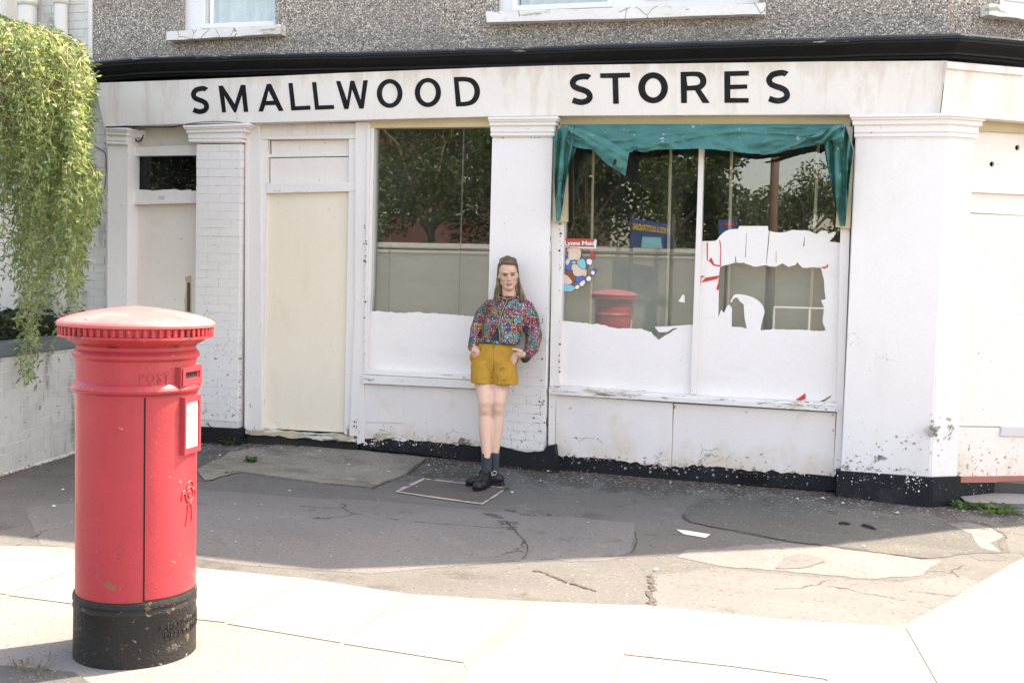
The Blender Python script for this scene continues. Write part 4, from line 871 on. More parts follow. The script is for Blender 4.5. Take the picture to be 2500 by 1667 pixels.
# shelf posts inside; the left window's thin upright is a built glare streak
for a_, b_, y_, r_ in (((1449, 330), (1441, 860), .11, .011), ((1638, 330), (1627, 860), .11, .012), ((1787, 330), (1775, 860), .11, .012), ((1999, 330), (1974, 860), .11, .011), ((921, 480), (910, 800), .11, .012), ((1133, 320), (1118, 800), .11, .007), ((952, 600), (948, 800), .15, .004)):
    bm = bmesh.new(); p, q = W(*a_, y_), W(*b_, y_); tube(bm, [p+Vector((0, 0, .1)), q-Vector((0, 0, .3))], r_, 8); put('shelf_post_and_glare', bm, M['post'] if a_[0] > 1300 else M['greypost_glare'], SB)
# ---------------- chamfer bay, right of the pillar
F('window_head', [(2385, 292), (2500, 298), (2700, 314), (2700, 338), (2500, 325), (2385, 319)], .0, .05, M['beige'], SB, WC)
pn = [WC(2422, 401, .03), WC(2484, 361, .03)]
F('holed_board', [(2370, 318), (2500, 324), (2700, 334), (2700, 456), (2500, 446), (2370, 438)], .03, .02, M['cream'], SB, WC, holes=[[(2422+6*cos(t*.63)*(1+.15*sin(t*3)), 401+7*sin(t*.63)) for t in range(10)], [(2484+6*cos(t*.63), 361+7*sin(t*.63)*(1+.1*sin(t*5))) for t in range(10)]])
F('dark_backing', [(2370, 318), (2700, 334), (2700, 456), (2370, 438)], .08, .02, M['dark'], SB, WC)
F('rail', [(2368, 437), (2500, 444), (2700, 456), (2700, 482), (2500, 475), (2368, 469)], .0, .06, M['woodh'], SB, WC)
F('board_panel', [(2366, 470), (2500, 476), (2700, 484), (2700, 532), (2500, 526), (2366, 519)], .028, .02, M['cream'], SB, WC)
F('board_panel', [(2366, 521), (2700, 534), (2700, 1044), (2330, 1040)], .032, .02, M['cream'], SB, WC)
F('letter_flap', [(2445, 1041), (2700, 1044), (2700, 1068), (2443, 1065)], .015, .02, M['lilac'], SB, WC)
F('board_panel', [(2330, 1042), (2700, 1046), (2700, 1161), (2500, 1162), (2325, 1164)], .028, .02, M['cream'], SB, WC)
F('step', [(2325, 1164), (2500, 1162), (2700, 1161), (2700, 1176), (2325, 1178)], .0, .10, M['redstep'], SB, WC)
F('base_plinth', [(2325, 1178), (2700, 1174), (2700, 1205), (2325, 1214)], .01, .10, M['black'], SB, WC)
drape('threshold_strip', [(2338, 1216), (2500, 1208), (2700, 1200), (2700, 1228), (2500, 1240), (2360, 1236)], M['concrete'], .03, skirt=.04)
for i in range(2):
    bm = bmesh.new(); boxbm(bm, CO+CDIR*2.6+CN*(.3)+Vector((0, 0, 1.6)), (1.2, .2, 3.3), Matrix.Rotation(CH, 3, 'Z')) if i == 0 else boxbm(bm, CO+CDIR*1.4+CN*.45+Vector((0, 0, 1.6)), (2.8, .1, 3.3), Matrix.Rotation(CH, 3, 'Z'))
    put('side_wall', bm, M['white'], SB)

# ================================================================== TORN AWNING
z5 = lambda p: Z(2.614, 1330, 250, p)
AW = thing('torn_awning', W(1700, 305, -.05), 'torn teal canvas awning drooping over the large right hand shop window', 'awning')
def crease(x, z): return abs(noise.noise(Vector((x*2.6, 3.1, z*7))))*.085+abs(noise.noise(Vector((x*7+z*3, 7.7, z*15))))*.055
def cloth(name, top, bot, nu, nv, yf, m, parent):
    """sheet between two surveyed edges; yf(s,t) gives how far the cloth stands off the wall"""
    T_, B_ = top, bot
    def along(P, s):
        L = [0]
        for a_, b_ in zip(P, P[1:]): L.append(L[-1]+hypot(b_[0]-a_[0], b_[1]-a_[1]))
        d = s*L[-1]
        for i in range(len(P)-1):
            if d <= L[i+1]+1e-9: t = (d-L[i])/max(1e-9, L[i+1]-L[i]); return (lerp(P[i][0], P[i+1][0], t), lerp(P[i][1], P[i+1][1], t))
        return P[-1]
    vs = []; bk = []
    for j in range(nv+1):
        for i in range(nu+1):
            s, t = i/nu, j/nv; a_, b_ = along(T_, s), along(B_, s); y = yf(s, t); p0 = W(lerp(a_[0], b_[0], t), lerp(a_[1], b_[1], t), y); y -= (crease(p0.x, p0.z)-.02)*min(1, .3+t)
            p = W(lerp(a_[0], b_[0], t), lerp(a_[1], b_[1], t), y); vs.append(p)
    n = len(vs); vs = vs+[p+Vector((0, .004, 0)) for p in vs]; fs = []; q = nu+1
    for j in range(nv):
        for i in range(nu):
            f = (j*q+i, j*q+i+1, (j+1)*q+i+1, (j+1)*q+i); fs.append(f); fs.append(tuple(k+n for k in f[::-1]))
    return putpy(name, vs, fs, m, parent, smooth=True)
cloth('valance', z5([(108, 142), (600, 140), (1200, 140), (1916, 140)]), jagline(z5([(150, 270), (205, 288), (400, 316), (545, 322), (582, 300), (600, 312), (640, 318), (700, 302), (980, 296), (1100, 302), (1240, 320), (1380, 331), (1450, 322), (1600, 298), (1790, 262), (1900, 250)]), 5, 1.1, 77), 180, 24,
      lambda s, t: -.05-.09*t-.012*sin(s*34+t*5)*t-.02*sin(s*13+2)*t-.030*math.exp(-((t-.55-.3*sin(s*7))/.08)**2)-.02*math.exp(-((t-.35-.25*sin(s*5+1))/.06)**2), M['teal'], AW)
cloth('folded_flap', z5([(104, 150), (240, 168), (400, 240), (537, 322)]), z5([(180, 200), (270, 272), (395, 392), (514, 470)]), 70, 16, lambda s, t: -.135-.05*s-.02*sin(t*3.1)-.014*math.exp(-((t-.25)/.12)**2)-.01*sin(s*16+t*3), M['teal'], AW)
cloth('folded_roll', z5([(1370, 332), (1450, 316), (1560, 268), (1700, 205), (1900, 146)]), z5([(1400, 336), (1490, 326), (1600, 290), (1730, 228), (1908, 165)]), 70, 10, lambda s, t: -.215-.045*sin(t*3.14)-.010*sin(s*22), M['teal'], AW)
cloth('bunched_corner', z5([(1690, 210), (1760, 190), (1850, 150), (1918, 142)]), z5([(1660, 222), (1760, 272), (1830, 240), (1900, 300)]), 50, 20, lambda s, t: -.235-.05*sin(t*3.1)-.030*sin(s*17+t*9), M['teal'], AW)
cloth('side_strip', z5([(60, 215), (110, 142), (163, 176), (205, 282)]), z5([(62, 560), (72, 757), (98, 757), (150, 430)]), 50, 34, lambda s, t: -.12-.05*(1-t)-.030*sin(s*19+t*2)-.018*sin(t*14+s*4), M['teal'], AW)
cloth('side_strip', z5([(1782, 262), (1836, 150), (1918, 140), (1968, 305)]), z5([(1858, 660), (1884, 792), (1918, 790), (1946, 520)]), 50, 34, lambda s, t: -.13-.05*(1-t)-.034*sin(s*19+t*4)-.022*sin(t*13+s*4), M['teal'], AW)
for px in (z5([(90, 150), (140, 150), (142, 762), (52, 760), (58, 560), (80, 300)]), z5([(1925, 150), (1975, 300), (1950, 806), (1856, 795), (1868, 620), (1930, 560)])):
    F('wooden_batten', px, -.075, .05, M['beige'], AW, bev=0)
for c_ in ((444, 382, 16, 22), (586, 306, 12, 8), (190, 160, 5, 10), (300, 258, 6, 9)):
    F('tear', z5([(c_[0]-c_[2]*.8, c_[1]+c_[3]), (c_[0], c_[1]-c_[3]), (c_[0]+c_[2], c_[1]-c_[3]*.6), (c_[0]+c_[2]*.4, c_[1]+c_[3]*.7)]), -.24 if c_[0] in (444,) else -.165, .002, M['slot'], AW, bev=0)

# ================================================================== WINDOW STICKER
zs = lambda p: Z(9.223, 1350, 560, p)
ST = thing('window_sticker', W(1410, 640, .035), 'red ice cream maker sticker with white lettering and small printed children waving lollies', 'sticker')
def flatp(name, px, m, layer, par=None, fn=zs):
    return F(name, fn(px), .046-.0016*layer, .0008, m, par or ST, bev=0)
flatp('sticker_edge', [(250, 212), (960, 222), (985, 250), (968, 432), (500, 425), (385, 405), (345, 440), (310, 405), (240, 400)], M['sticker_white'], 1)
flatp('sticker_band', [(262, 205), (935, 220), (940, 250), (925, 402), (390, 388), (345, 425), (320, 385), (262, 390)], M['sticker_red'], 2)
def textmesh(s, size=1., bold=.0, spacing=1.):
    cu = bpy.data.curves.new('t', 'FONT'); cu.body = s; cu.size = size; cu.offset = bold; cu.space_character = spacing; cu.resolution_u = 3
    o = bpy.data.objects.new('t', cu); C.objects.link(o); dg = bpy.context.evaluated_depsgraph_get()
    me = bpy.data.meshes.new_from_object(o.evaluated_get(dg)); bpy.data.objects.remove(o)
    vs = [v.co.copy() for v in me.vertices]; fs = [tuple(p.vertices) for p in me.polygons]
    x0 = min(v.x for v in vs); x1 = max(v.x for v in vs); y0 = min(v.y for v in vs); y1 = max(v.y for v in vs)
    bpy.data.meshes.remove(me)
    return [((v.x-x0)/(x1-x0), (v.y-y0)/(y1-y0)) for v in vs], fs
tv, tf = textmesh('Lyons Maid', bold=.022, spacing=.92)
q = zs([(268, 255), (935, 268), (930, 385), (268, 392)])
def bil(q, s, t): return (lerp(lerp(q[0][0], q[1][0], s), lerp(q[3][0], q[2][0], s), 1-t), lerp(lerp(q[0][1], q[1][1], s), lerp(q[3][1], q[2][1], s), 1-t))
putpy('lettering', [W(*bil(q, s, t), .046-.0048) for s, t in tv], tf, M['sticker_white'], ST)
def blobpx(name, P, m, layer, line=True):
    c_ = curve2(P+[P[0]], 4)[:-1]
    cx = sum(p[0] for p in c_)/len(c_); cy = sum(p[1] for p in c_)/len(c_)
    if line: flatp('outline', [(cx+(x-cx)*1.0+8*(1 if x > cx else -1), cy+(y-cy)*1.0+8*(1 if y > cy else -1)) for x, y in c_], M['pline'], layer-.4)
    flatp(name, c_, m, layer)
# plain stand-in children: simple heads, hats, arms, no faces
blobpx('jumper', [(255, 590), (330, 620), (400, 700), (430, 860), (420, 960), (300, 900), (255, 860)], M['pblue'], 1.5)
blobpx('scarf', [(330, 650), (390, 700), (330, 810), (275, 740)], M['pskin'], 2)
blobpx('hair_shape', [(310, 470), (380, 420), (540, 425), (630, 470), (625, 600), (580, 695), (500, 680), (380, 560)], M['pblond'], 2.5)
blobpx('face_shape', [(360, 520), (430, 500), (540, 560), (555, 600), (500, 670), (400, 690), (345, 630)], M['pskin'], 3.2, False)
blobpx('arm', [(720, 760), (790, 740), (800, 800), (735, 860)], M['pblue'], 1.5)
blobpx('hair_shape', [(420, 800), (520, 780), (740, 900), (760, 1000), (720, 1060), (640, 1020), (440, 920)], M['pblond'], 2.6)
blobpx('face_shape', [(450, 860), (560, 850), (700, 940), (680, 1010), (560, 1060), (460, 1000)], M['pskin'], 3.3, False)
blobpx('bobble_hat', [(530, 730), (640, 665), (710, 690), (740, 800), (720, 890), (620, 860)], M['cyan'], 3.6)
blobpx('bobble_hat', [(410, 760), (450, 715), (520, 730), (500, 770)], M['cyan'], 3.6)
blobpx('mitten', [(755, 690), (830, 665), (880, 710), (850, 800), (770, 770)], M['sticker_white'], 2.6)
blobpx('lolly', [(840, 580), (890, 515), (950, 560), (890, 660), (825, 640)], M['sticker_red'], 3)
blobpx('jumper', [(500, 1080), (640, 1060), (780, 1130), (720, 1200), (600, 1200), (520, 1180)], M['pblue'], 2.2)
blobpx('mitten', [(750, 1080), (820, 1050), (865, 1100), (830, 1160), (760, 1150)], M['sticker_white'], 2.8)
blobpx('lolly', [(835, 1020), (900, 900), (950, 890), (965, 950), (890, 1065)], M['pblue'], 3)
flatp('lolly_band', [(850, 985), (880, 925), (950, 965), (915, 1035)], M['sticker_white'], 3.6); flatp('lolly_band', [(838, 1020), (852, 990), (912, 1036), (885, 1062)], M['sticker_red'], 3.8)
blobpx('hair_shape', [(270, 960), (340, 925), (430, 960), (510, 1070), (490, 1180), (420, 1230), (350, 1080)], M['pbrown'], 2.6)
blobpx('face_shape', [(240, 1020), (290, 1020), (380, 1100), (430, 1190), (380, 1230), (250, 1215), (228, 1120)], M['pskin'], 3.2, False)
blobpx('jumper', [(228, 1225), (360, 1240), (480, 1290), (500, 1340), (400, 1400), (280, 1390), (225, 1400)], M['cyan'], 2.4)
blobpx('mitten', [(500, 1280), (560, 1250), (600, 1290), (560, 1340), (505, 1330)], M['sticker_white'], 3)
blobpx('lolly', [(590, 1220), (680, 1150), (725, 1180), (700, 1240), (640, 1285)], M['sticker_white'], 3.2)

# ================================================================== PILLAR BOX
BX = Vector((W(331, 1500, -4.83).x, -4.83, 0)); BX.z = g(BX.x, BX.y)-.005
ec = (Vector((CAM.x, CAM.y, 0))-Vector((BX.x, BX.y, 0))).normalized(); er = Vector((-ec.y, ec.x, 0))
PB = thing('pillar_box', BX, 'red cast iron post box with black base standing on the paving in front', 'post box')
def hz(v): return W(331, v, -4.83).z
def cyl(ph, r, z): return Vector((BX.x, BX.y, 0)) + (ec*cos(radians(ph))+er*sin(radians(ph)))*(r*.945) + Vector((0, 0, z))
def lathe(name, prof, m, parent, n=96, a0=0, a1=360, smooth=True, sharp=True):
    full = (a1-a0) >= 360; N_ = n if full else n+1; vs = []
    for k in range(N_):
        ph = a0+(a1-a0)*k/n
        for r, z in prof: vs.append(cyl(ph, r, z))
    p = len(prof); fs = []
    for k in range(n):
        k2 = (k+1) % N_ if full else k+1
        for j in range(p-1): fs.append((k*p+j, k2*p+j, k2*p+j+1, k*p+j+1))
    o = putpy(name, vs, fs, m, parent, smooth=smooth)
    if sharp: o.data.set_sharp_from_angle(angle=radians(32))
    return o
zr, zrb = hz(787.5), hz(820); zap = hz(747)
lidprof = 0
dome = [(0.0005, zap)]+[(.308*sin(t*pi/2*.999), zr+.004+(zap-zr-.004)*(.30*(1-sin(t*pi/2))+.70*cos(t*pi/2)**1.25)) for t in [i/14 for i in range(1, 15)]]
lathe('lid', dome+[(.3105, zr), (.308, zr-.010)], M['red_lid'], PB)
lathe('rim', [(.308, zr-.010), (.296, zr-.012), (.293, zrb+.010), (.304, zrb+.009), (.305, zrb), (.276, zrb-.003), (.268, zrb-.012), (.250, hz(834)), (.238, hz(838)), (.234, hz(841))], M['iron_grime'], PB)
lid = [o for o in PB.children if o.name.startswith('lid')][0]
for k in range(64):
    ph = k*360/64; bm = bmesh.new(); c_ = cyl(ph, .2985, (zr-.012+zrb+.010)/2)
    d_ = (cyl(ph, 1, 0)-cyl(ph, 0, 0)); boxbm(bm, c_, (.011, .016, zr-zrb-.019), Matrix.Rotation(math.atan2(d_.y, d_.x), 3, 'Z'), .003)
    put('rim_tooth', bm, M['iron_grime'], lid)
zb1, zl = hz(863), hz(941); zrd = hz(1434)
lathe('body', [(.234, hz(841)), (.234, hz(849)), (.240, hz(852)), (.2485, zb1+.006), (.2485, zb1-.006), (.241, hz(870)), (.236, hz(874)), (.236, zl+.026), (.241, zl+.022), (.250, zl+.012), (.2555, zl), (.253, zl-.008), (.244, zl-.015), (.2365, zl-.018), (.2365, zrd-.01)], M['iron_red'], PB)
lathe('base', [(.2365, zrd+.004), (.243, zrd+.002), (.2465, zrd-.008), (.2465, zrd-.020), (.2425, zrd-.026), (.2425, zrd-.034), (.2455, zrd-.040), (.2455, zrd-.05), (.2425, zrd-.056), (.2440, BX.z+.05), (.247, BX.z-.03)], M['iron_black'], PB)
lathe('door', [(.2365, zl-.024), (.2405, zl-.024), (.2405, zrd+.012), (.2365, zrd+.012)], M['iron_red'], PB, n=40, a0=8, a1=116)
lathe('door_seam', [(.2369, zl-.022), (.2369, zrd+.006)], M['slot'], PB, n=2, a0=6.6, a1=8.4, sharp=False)
lathe('door_seam', [(.2372, zrd+.013), (.2412, zrd+.006)], M['slot'], PB, n=30, a0=8, a1=116, sharp=False)
def panel_frame(phc, w_, z0, z1, r, dep, name, m, parent, inner=None, bev=.003):
    c_ = cyl(phc, r, 0); t_ = (cyl(phc+90, 1, 0)-cyl(phc+90, 0, 0)); n_ = (cyl(phc, 1, 0)-cyl(phc, 0, 0))
    P = lambda s, z: Vector((c_.x, c_.y, z))+t_*s
    bm = bmesh.new()
    if inner: 
        iw, i0, i1 = inner; prism(bm, [[P(-w_/2, z0), P(w_/2, z0), P(w_/2, z1), P(-w_/2, z1)], [P(-iw/2, i0), P(iw/2, i0), P(iw/2, i1), P(-iw/2, i1)]], -n_*dep)
    else: quadbox(bm, [P(-w_/2, z0), P(w_/2, z0), P(w_/2, z1), P(-w_/2, z1)], -n_*dep, bev)
    return put(name, bm, m, parent)
zs0, zs1 = hz(932), hz(889)
sa = panel_frame(60, .160, zs0, zs1, .2495, .05, 'slot_surround', M['iron_red'], PB, (.122, zs0+.024, zs1-.016))
panel_frame(60, .176, zs0-.006, zs1+.004, .2435, .05, 'slot_backplate', M['iron_red'], PB, (.10, zs0+.026, zs1-.02))
panel_frame(60, .14, zs0+.015, zs1-.01, .240, .004, 'slot_shade_plate', M['slot'], PB)  # flat dark plate; shade inside the slot is put into its colour
def wedge(name, phc, w_, za, zb_, r0, r1, m, parent):
    t_ = (cyl(phc+90, 1, 0)-cyl(phc+90, 0, 0)); n_ = (cyl(phc, 1, 0)-cyl(phc, 0, 0)); o_ = Vector((BX.x, BX.y, 0))
    bm = bmesh.new(); pr = [(r0, za), (r1, zb_), (r1, zb_-.012), (r0, zb_-.012)]
    a_ = [bm.verts.new(o_+n_*r-t_*w_/2+Vector((0, 0, z))) for r, z in pr]; b_ = [bm.verts.new(o_+n_*r+t_*w_/2+Vector((0, 0, z))) for r, z in pr]
    bm.faces.new(a_); bm.faces.new(b_[::-1])
    for i in range(4): bm.faces.new([a_[i], a_[(i+1) % 4], b_[(i+1) % 4], b_[i]])
    put(name, bm, m, parent)
wedge('slot_sill', 60, .15, zs0+.030, zs0+.014, .215, .247, M['red_lid'], PB); wedge('slot_hood', 60, .165, zs1+.008, zs1+.001, .21, .243, M['red_lid'], PB)
zp0, zp1 = hz(1096), hz(959)
panel_frame(60, .136, zp0, zp1, .252, .03, 'notice_frame', M['iron_red'], PB, (.108, zp0+.022, zp1-.022))
panel_frame(60, .108, zp0+.016, zp1-.016, .2465, .004, 'notice', M['paper'], PB)
tv, tf = textmesh('POST', bold=.01)
def cyltext(name, s, ph0, ph1, z0, z1, r, m, dep=.004, sp=1., tilt=0.):
    tv, tf = textmesh(s, bold=.012, spacing=sp); vs = []
    for q_ in (r, r-dep):
        for a_, b_ in tv: vs.append(cyl(lerp(ph0, ph1, a_), q_, lerp(z0, z1, b_)+tilt*a_))
    n = len(tv); fs = list(tf)
    ed = {}
    for f in tf:
        for i in range(len(f)):
            e_ = (f[i], f[(i+1) % len(f)]); ed[e_] = 1
    for (a_, b_) in list(ed):
        if (b_, a_) not in ed: fs.append((b_, a_, a_+n, b_+n))
    return putpy(name, vs, fs, m, PB)
cyltext('raised_lettering', 'POST', 3, 31, hz(922), hz(897), .2395, M['iron_red'], sp=1.35)
cyltext('raised_lettering', 'A.HANDYSIDE & Co', 21, 100, zrd-.118, zrd-.092, .2462, M['iron_black'], .004, 1.05)
cyltext('raised_lettering', 'DERBY & LONDON', 27, 98, zrd-.150, zrd-.124, .2465, M['iron_black'], .004, 1.05)
em = part_empty('royal_cipher', PB, cyl(62, .24, hz(1200)))
def cp(zx, zy): return cyl(60+(zx-590)*.285, .2415, hz(700+zy/1.622))
for P in ([(565+25*cos(t)+22, 805+28*sin(t)) for t in [i*.63 for i in range(11)]], [(587+10*cos(t), 803+12*sin(t)) for t in [i*.63 for i in range(9)]], [(566, 785), (575, 762), (592, 754), (606, 760), (610, 772)], [(574, 840), (574, 870), (570, 895), (566, 915)], [(597, 840), (600, 870), (602, 895), (605, 908)],
          [(562, 800), (550, 795), (543, 805), (541, 820)], [(545, 790), (556, 786), (560, 800)], [(612, 795), (622, 788), (630, 798), (634, 815)], [(580, 835), (588, 842), (598, 836)], [(568, 915), (563, 919)], [(605, 905), (610, 903)]):
    bm = bmesh.new(); tube(bm, catmull([cp(*p) for p in P], 5), .0042, 6); put('cipher_stroke', bm, M['iron_red'], em, smooth=True)

# ================================================================== PERSON
PR = thing('person', G(1190, 1178), 'person in sequinned patchwork jacket, mustard shorts and black boots leaning on the white pillar', 'person')
def T(u, v, y): return W(u, v, y)
def capsule(bm, p0, r0, p1, r1, n=14):
    d = p1-p0; L = d.length; ax = d.normalized() if L > 1e-6 else Vector((0, 0, 1)); t = ax.orthogonal().normalized(); b_ = ax.cross(t)
    rings = []
    for k in range(1, 6): a_ = pi/2*k/6; rings.append((p0-ax*r0*cos(a_), r0*sin(a_)))
    rings += [(p0, r0), (p1, r1)]
    for k in range(5, 0, -1): a_ = pi/2*k/6; rings.append((p1+ax*r1*cos(a_), r1*sin(a_)))
    V = [[bm.verts.new(c_+(t*cos(2*pi*i/n)+b_*sin(2*pi*i/n))*r) for i in range(n)] for c_, r in rings]
    for A_, B_ in zip(V, V[1:]):
        for i in range(n): bm.faces.new([A_[i], A_[(i+1) % n], B_[(i+1) % n], B_[i]])
    a_ = bm.verts.new(p0-ax*r0); z_ = bm.verts.new(p1+ax*r1)
    for i in range(n): bm.faces.new([a_, V[0][(i+1) % n], V[0][i]]); bm.faces.new([z_, V[-1][i], V[-1][(i+1) % n]])
def ellip(bm, c_, r, rot=None, n=18):
    m = Matrix.Translation(c_) @ (rot.to_4x4() if rot else Matrix()) @ Matrix.Diagonal((r[0], r[1], r[2], 1)); bmesh.ops.create_uvsphere(bm, u_segments=n, v_segments=n//2+2, radius=1, matrix=m)
def secloft(bm, S, X, n=24):
    """flat-ended loft of elliptical sections: (centre, half width along X, half depth)"""
    V = []
    for c_, a_, b_ in S:
        Yd = Vector((0, 0, 1)).cross(X); V.append([bm.verts.new(c_+X*a_*cos(2*pi*i/n)+Yd*b_*sin(2*pi*i/n)) for i in range(n)])
    for A_, B_ in zip(V, V[1:]):
        for i in range(n): bm.faces.new([A_[i], A_[(i+1) % n], B_[(i+1) % n], B_[i]])
    bm.faces.new(V[0][::-1]); bm.faces.new(V[-1])
def organic(name, bm, m, parent, voxel=.007, it=4, disp=None):
    bmesh.ops.recalc_face_normals(bm, faces=bm.faces[:])
    me = bpy.data.meshes.new('tmp'); bm.to_mesh(me); bm.free(); o = bpy.data.objects.new('tmp', me); C.objects.link(o)
    r = o.modifiers.new('r', 'REMESH'); r.mode = 'VOXEL'; r.voxel_size = voxel
    s = o.modifiers.new('s', 'SMOOTH'); s.factor = .5; s.iterations = it
    dg = bpy.context.evaluated_depsgraph_get(); me2 = bpy.data.meshes.new_from_object(o.evaluated_get(dg)); bpy.data.objects.remove(o)
    o0 = org(parent)
    for v in me2.vertices:
        if disp: v.co = disp(v.co.copy(), v.normal)
        v.co -= o0
    me2.materials.clear(); me2.materials.append(m); me2.polygons.foreach_set('use_smooth', [True]*len(me2.polygons)); me2.name = name
    oo = bpy.data.objects.new(name, me2); C.objects.link(oo); oo.parent = parent; return oo
FC = (CAM-T(1241, 668, -.26)); FC.z = 0; FC.normalize(); FX = Vector((-FC.y, FC.x, 0))   # FX = image right
if FX.dot(rt) < 0: FX = -FX
FX = (FX*cos(.10)+Vector((0, 0, 1))*-.0).normalized()
UP = Vector((0, 0, 1))
head = T(1241, 672, -.25)
# head frame: slight tilt, chin down, turned a touch to image left
HR = Matrix((FX, -FC, UP)).transposed() @ Matrix.Rotation(radians(-4), 3, 'Y') @ Matrix.Rotation(radians(4), 3, 'Z')
def hp(x, y, z): return head + HR @ Vector((x, -y, z))*1.07   # x image right, y toward the viewer, z up
k = .98
hipL, hipR = T(1181, 872, -.34), T(1227, 874, -.33)
knL, knR = T(1184, 1001, -.57), T(1216, 999, -.52)
anL, anR = T(1188, 1125, -.68), T(1206, 1122, -.60)
bm = bmesh.new()
ellip(bm, hp(0, -.015, .035), (.070, .086, .088)); ellip(bm, hp(0, .008, -.020), (.0660, .063, .056)); ellip(bm, hp(0, .012, -.050), (.054, .056, .046)); ellip(bm, hp(0, .022, -.070), (.041, .044, .038)); ellip(bm, hp(0, .028, -.085), (.034, .036, .034)); ellip(bm, hp(0, .045, .035), (.052, .034, .045))
capsule(bm, hp(0, .071, .000), .008, hp(0, .088, -.034), .0115); ellip(bm, hp(0, .078, -.036), (.0165, .010, .008))
for s in (-1, 1):
    ellip(bm, hp(s*.030, .066, .018), (.024, .013, .008)); ellip(bm, hp(s*.034, .042, -.022), (.021, .020, .022)); ellip(bm, hp(s*.0665, -.016, -.006), (.008, .014, .022)); capsule(bm, hp(s*.043, 0, -.052), .020, hp(s*.014, .046, -.092), .017)
ellip(bm, hp(0, .071, -.062), (.022, .008, .010)); ellip(bm, hp(0, .062, -.092), (.020, .016, .015))
capsule(bm, hp(0, -.02, -.05), .050, T(1243, 735, -.235), .058)
capsule(bm, T(1243, 738, -.24), .06, T(1238, 770, -.24), .10)
capsule(bm, T(1215, 756, -.22), .04, T(1270, 758, -.21), .04)
for h_, kn, an, s in ((hipL, knL, anL, 0), (hipR, knR, anR, 1)):
    top = h_+Vector((0, 0, -.05)); mid = top.lerp(kn, .55); capsule(bm, top, .086, mid, .070); capsule(bm, mid, .070, kn+Vector((0, 0, .05)), .053); capsule(bm, kn+Vector((0, 0, .05)), .053, kn+Vector((0, 0, -.05)), .048)
    ellip(bm, kn+FC*.020, (.036, .036, .045)); calf = kn.lerp(an, .33)-FC*.014; capsule(bm, kn+Vector((0, 0, -.05)), .047, calf, .055); capsule(bm, calf, .055, an+Vector((0, 0, .03)), .033); capsule(bm, an+Vector((0, 0, .03)), .033, an, .033)
capsule(bm, hipL, .09, hipR, .09); capsule(bm, hipL.lerp(hipR, .5), .10, T(1238, 790, -.24), .10)
# arms inside the sleeves and hands going into the pockets
elL, wrL = T(1166, 800, -.22), T(1158, 852, -.36); elR, wrR = T(1308, 822, -.20), T(1283, 868, -.35)
shL, shR = T(1192, 744, -.22), T(1287, 748, -.21)
for a_, b_, c_ in ((shL, elL, wrL), (shR, elR, wrR)): capsule(bm, a_, .036, b_, .034); capsule(bm, b_, .036, c_, .024)
palmR = T(1268, 864, -.40); capsule(bm, wrR, .024, palmR, .026); ellip(bm, palmR, (.034, .020, .030))
capsule(bm, T(1274, 858, -.41), .013, T(1262, 853, -.425), .011); capsule(bm, T(1262, 853, -.425), .011, T(1251, 852, -.43), .009)
for i in range(4): a_ = T(1264-i*1.5, 860+i*7, -.40); b_ = T(1254-i*1, 866+i*9, -.40); c_ = T(1246, 876+i*9, -.385); capsule(bm, a_, .0105, b_, .0095); capsule(bm, b_, .0095, c_, .008)
palmL = T(1158, 862, -.40); capsule(bm, wrL, .024, palmL, .024); ellip(bm, palmL, (.024, .022, .030)); capsule(bm, T(1156, 856, -.42), .012, T(1161, 858, -.435), .010)
capsule(bm, T(1160, 857, -.435), .011, T(1163, 861, -.435), .009)
for i in range(4): a_ = T(1156+i*1.5, 864+i*5, -.40); b_ = T(1160+i, 874+i*6, -.395); c_ = T(1168, 884+i*6, -.38); capsule(bm, a_, .0105, b_, .0095); capsule(bm, b_, .0095, c_, .008)
# feet inside boots
organic('body', bm, M['skin'], PR, .0065, 4)
def faceblob(name, c_, r, m, rot=None):
    bm = bmesh.new(); ellip(bm, c_, r, (HR @ rot) if rot else HR, 12); return put(name, bm, m, PR, smooth=True)
for s in (-1, 1):
    faceblob('eye', hp(s*.030, .0695, -.001), (.0120, .005, .0036), M['eyewhite']); faceblob('iris', hp(s*.030-.001, .0735, -.001), (.0058, .004, .0040), M['eye'])
    bm = bmesh.new(); tube(bm, catmull([hp(s*x, y, z) for x, y, z in ((.016, .074, .003), (.030, .0775, .0050), (.045, .069, .001))], 5), [.002]*10+[.0015], 6); put('eyelash', bm, M['eye'], PR)
    bm = bmesh.new(); tube(bm, catmull([hp(s*x, y, z) for x, y, z in ((.010, .080, .0125), (.030, .081, .0165), (.050, .068, .0155))], 5), [.0026]*5+[.0030]*5+[.0014], 6); put('eyebrow', bm, M['brow'], PR)
bm = bmesh.new(); tube(bm, catmull([hp(x, y, z) for x, y, z in ((-.023, .071, -.063), (-.008, .080, -.060), (0, .0805, -.0615), (.008, .080, -.060), (.023, .071, -.063))], 4), [.0012]+[.0040]*15+[.0012], 6); tube(bm, catmull([hp(x, y, z) for x, y, z in ((-.018, .072, -.066), (0, .0795, -.071), (.018, .072, -.066))], 5), [.001]+[.0050]*9+[.001], 6); put('lips', bm, M['lip'], PR, smooth=True)
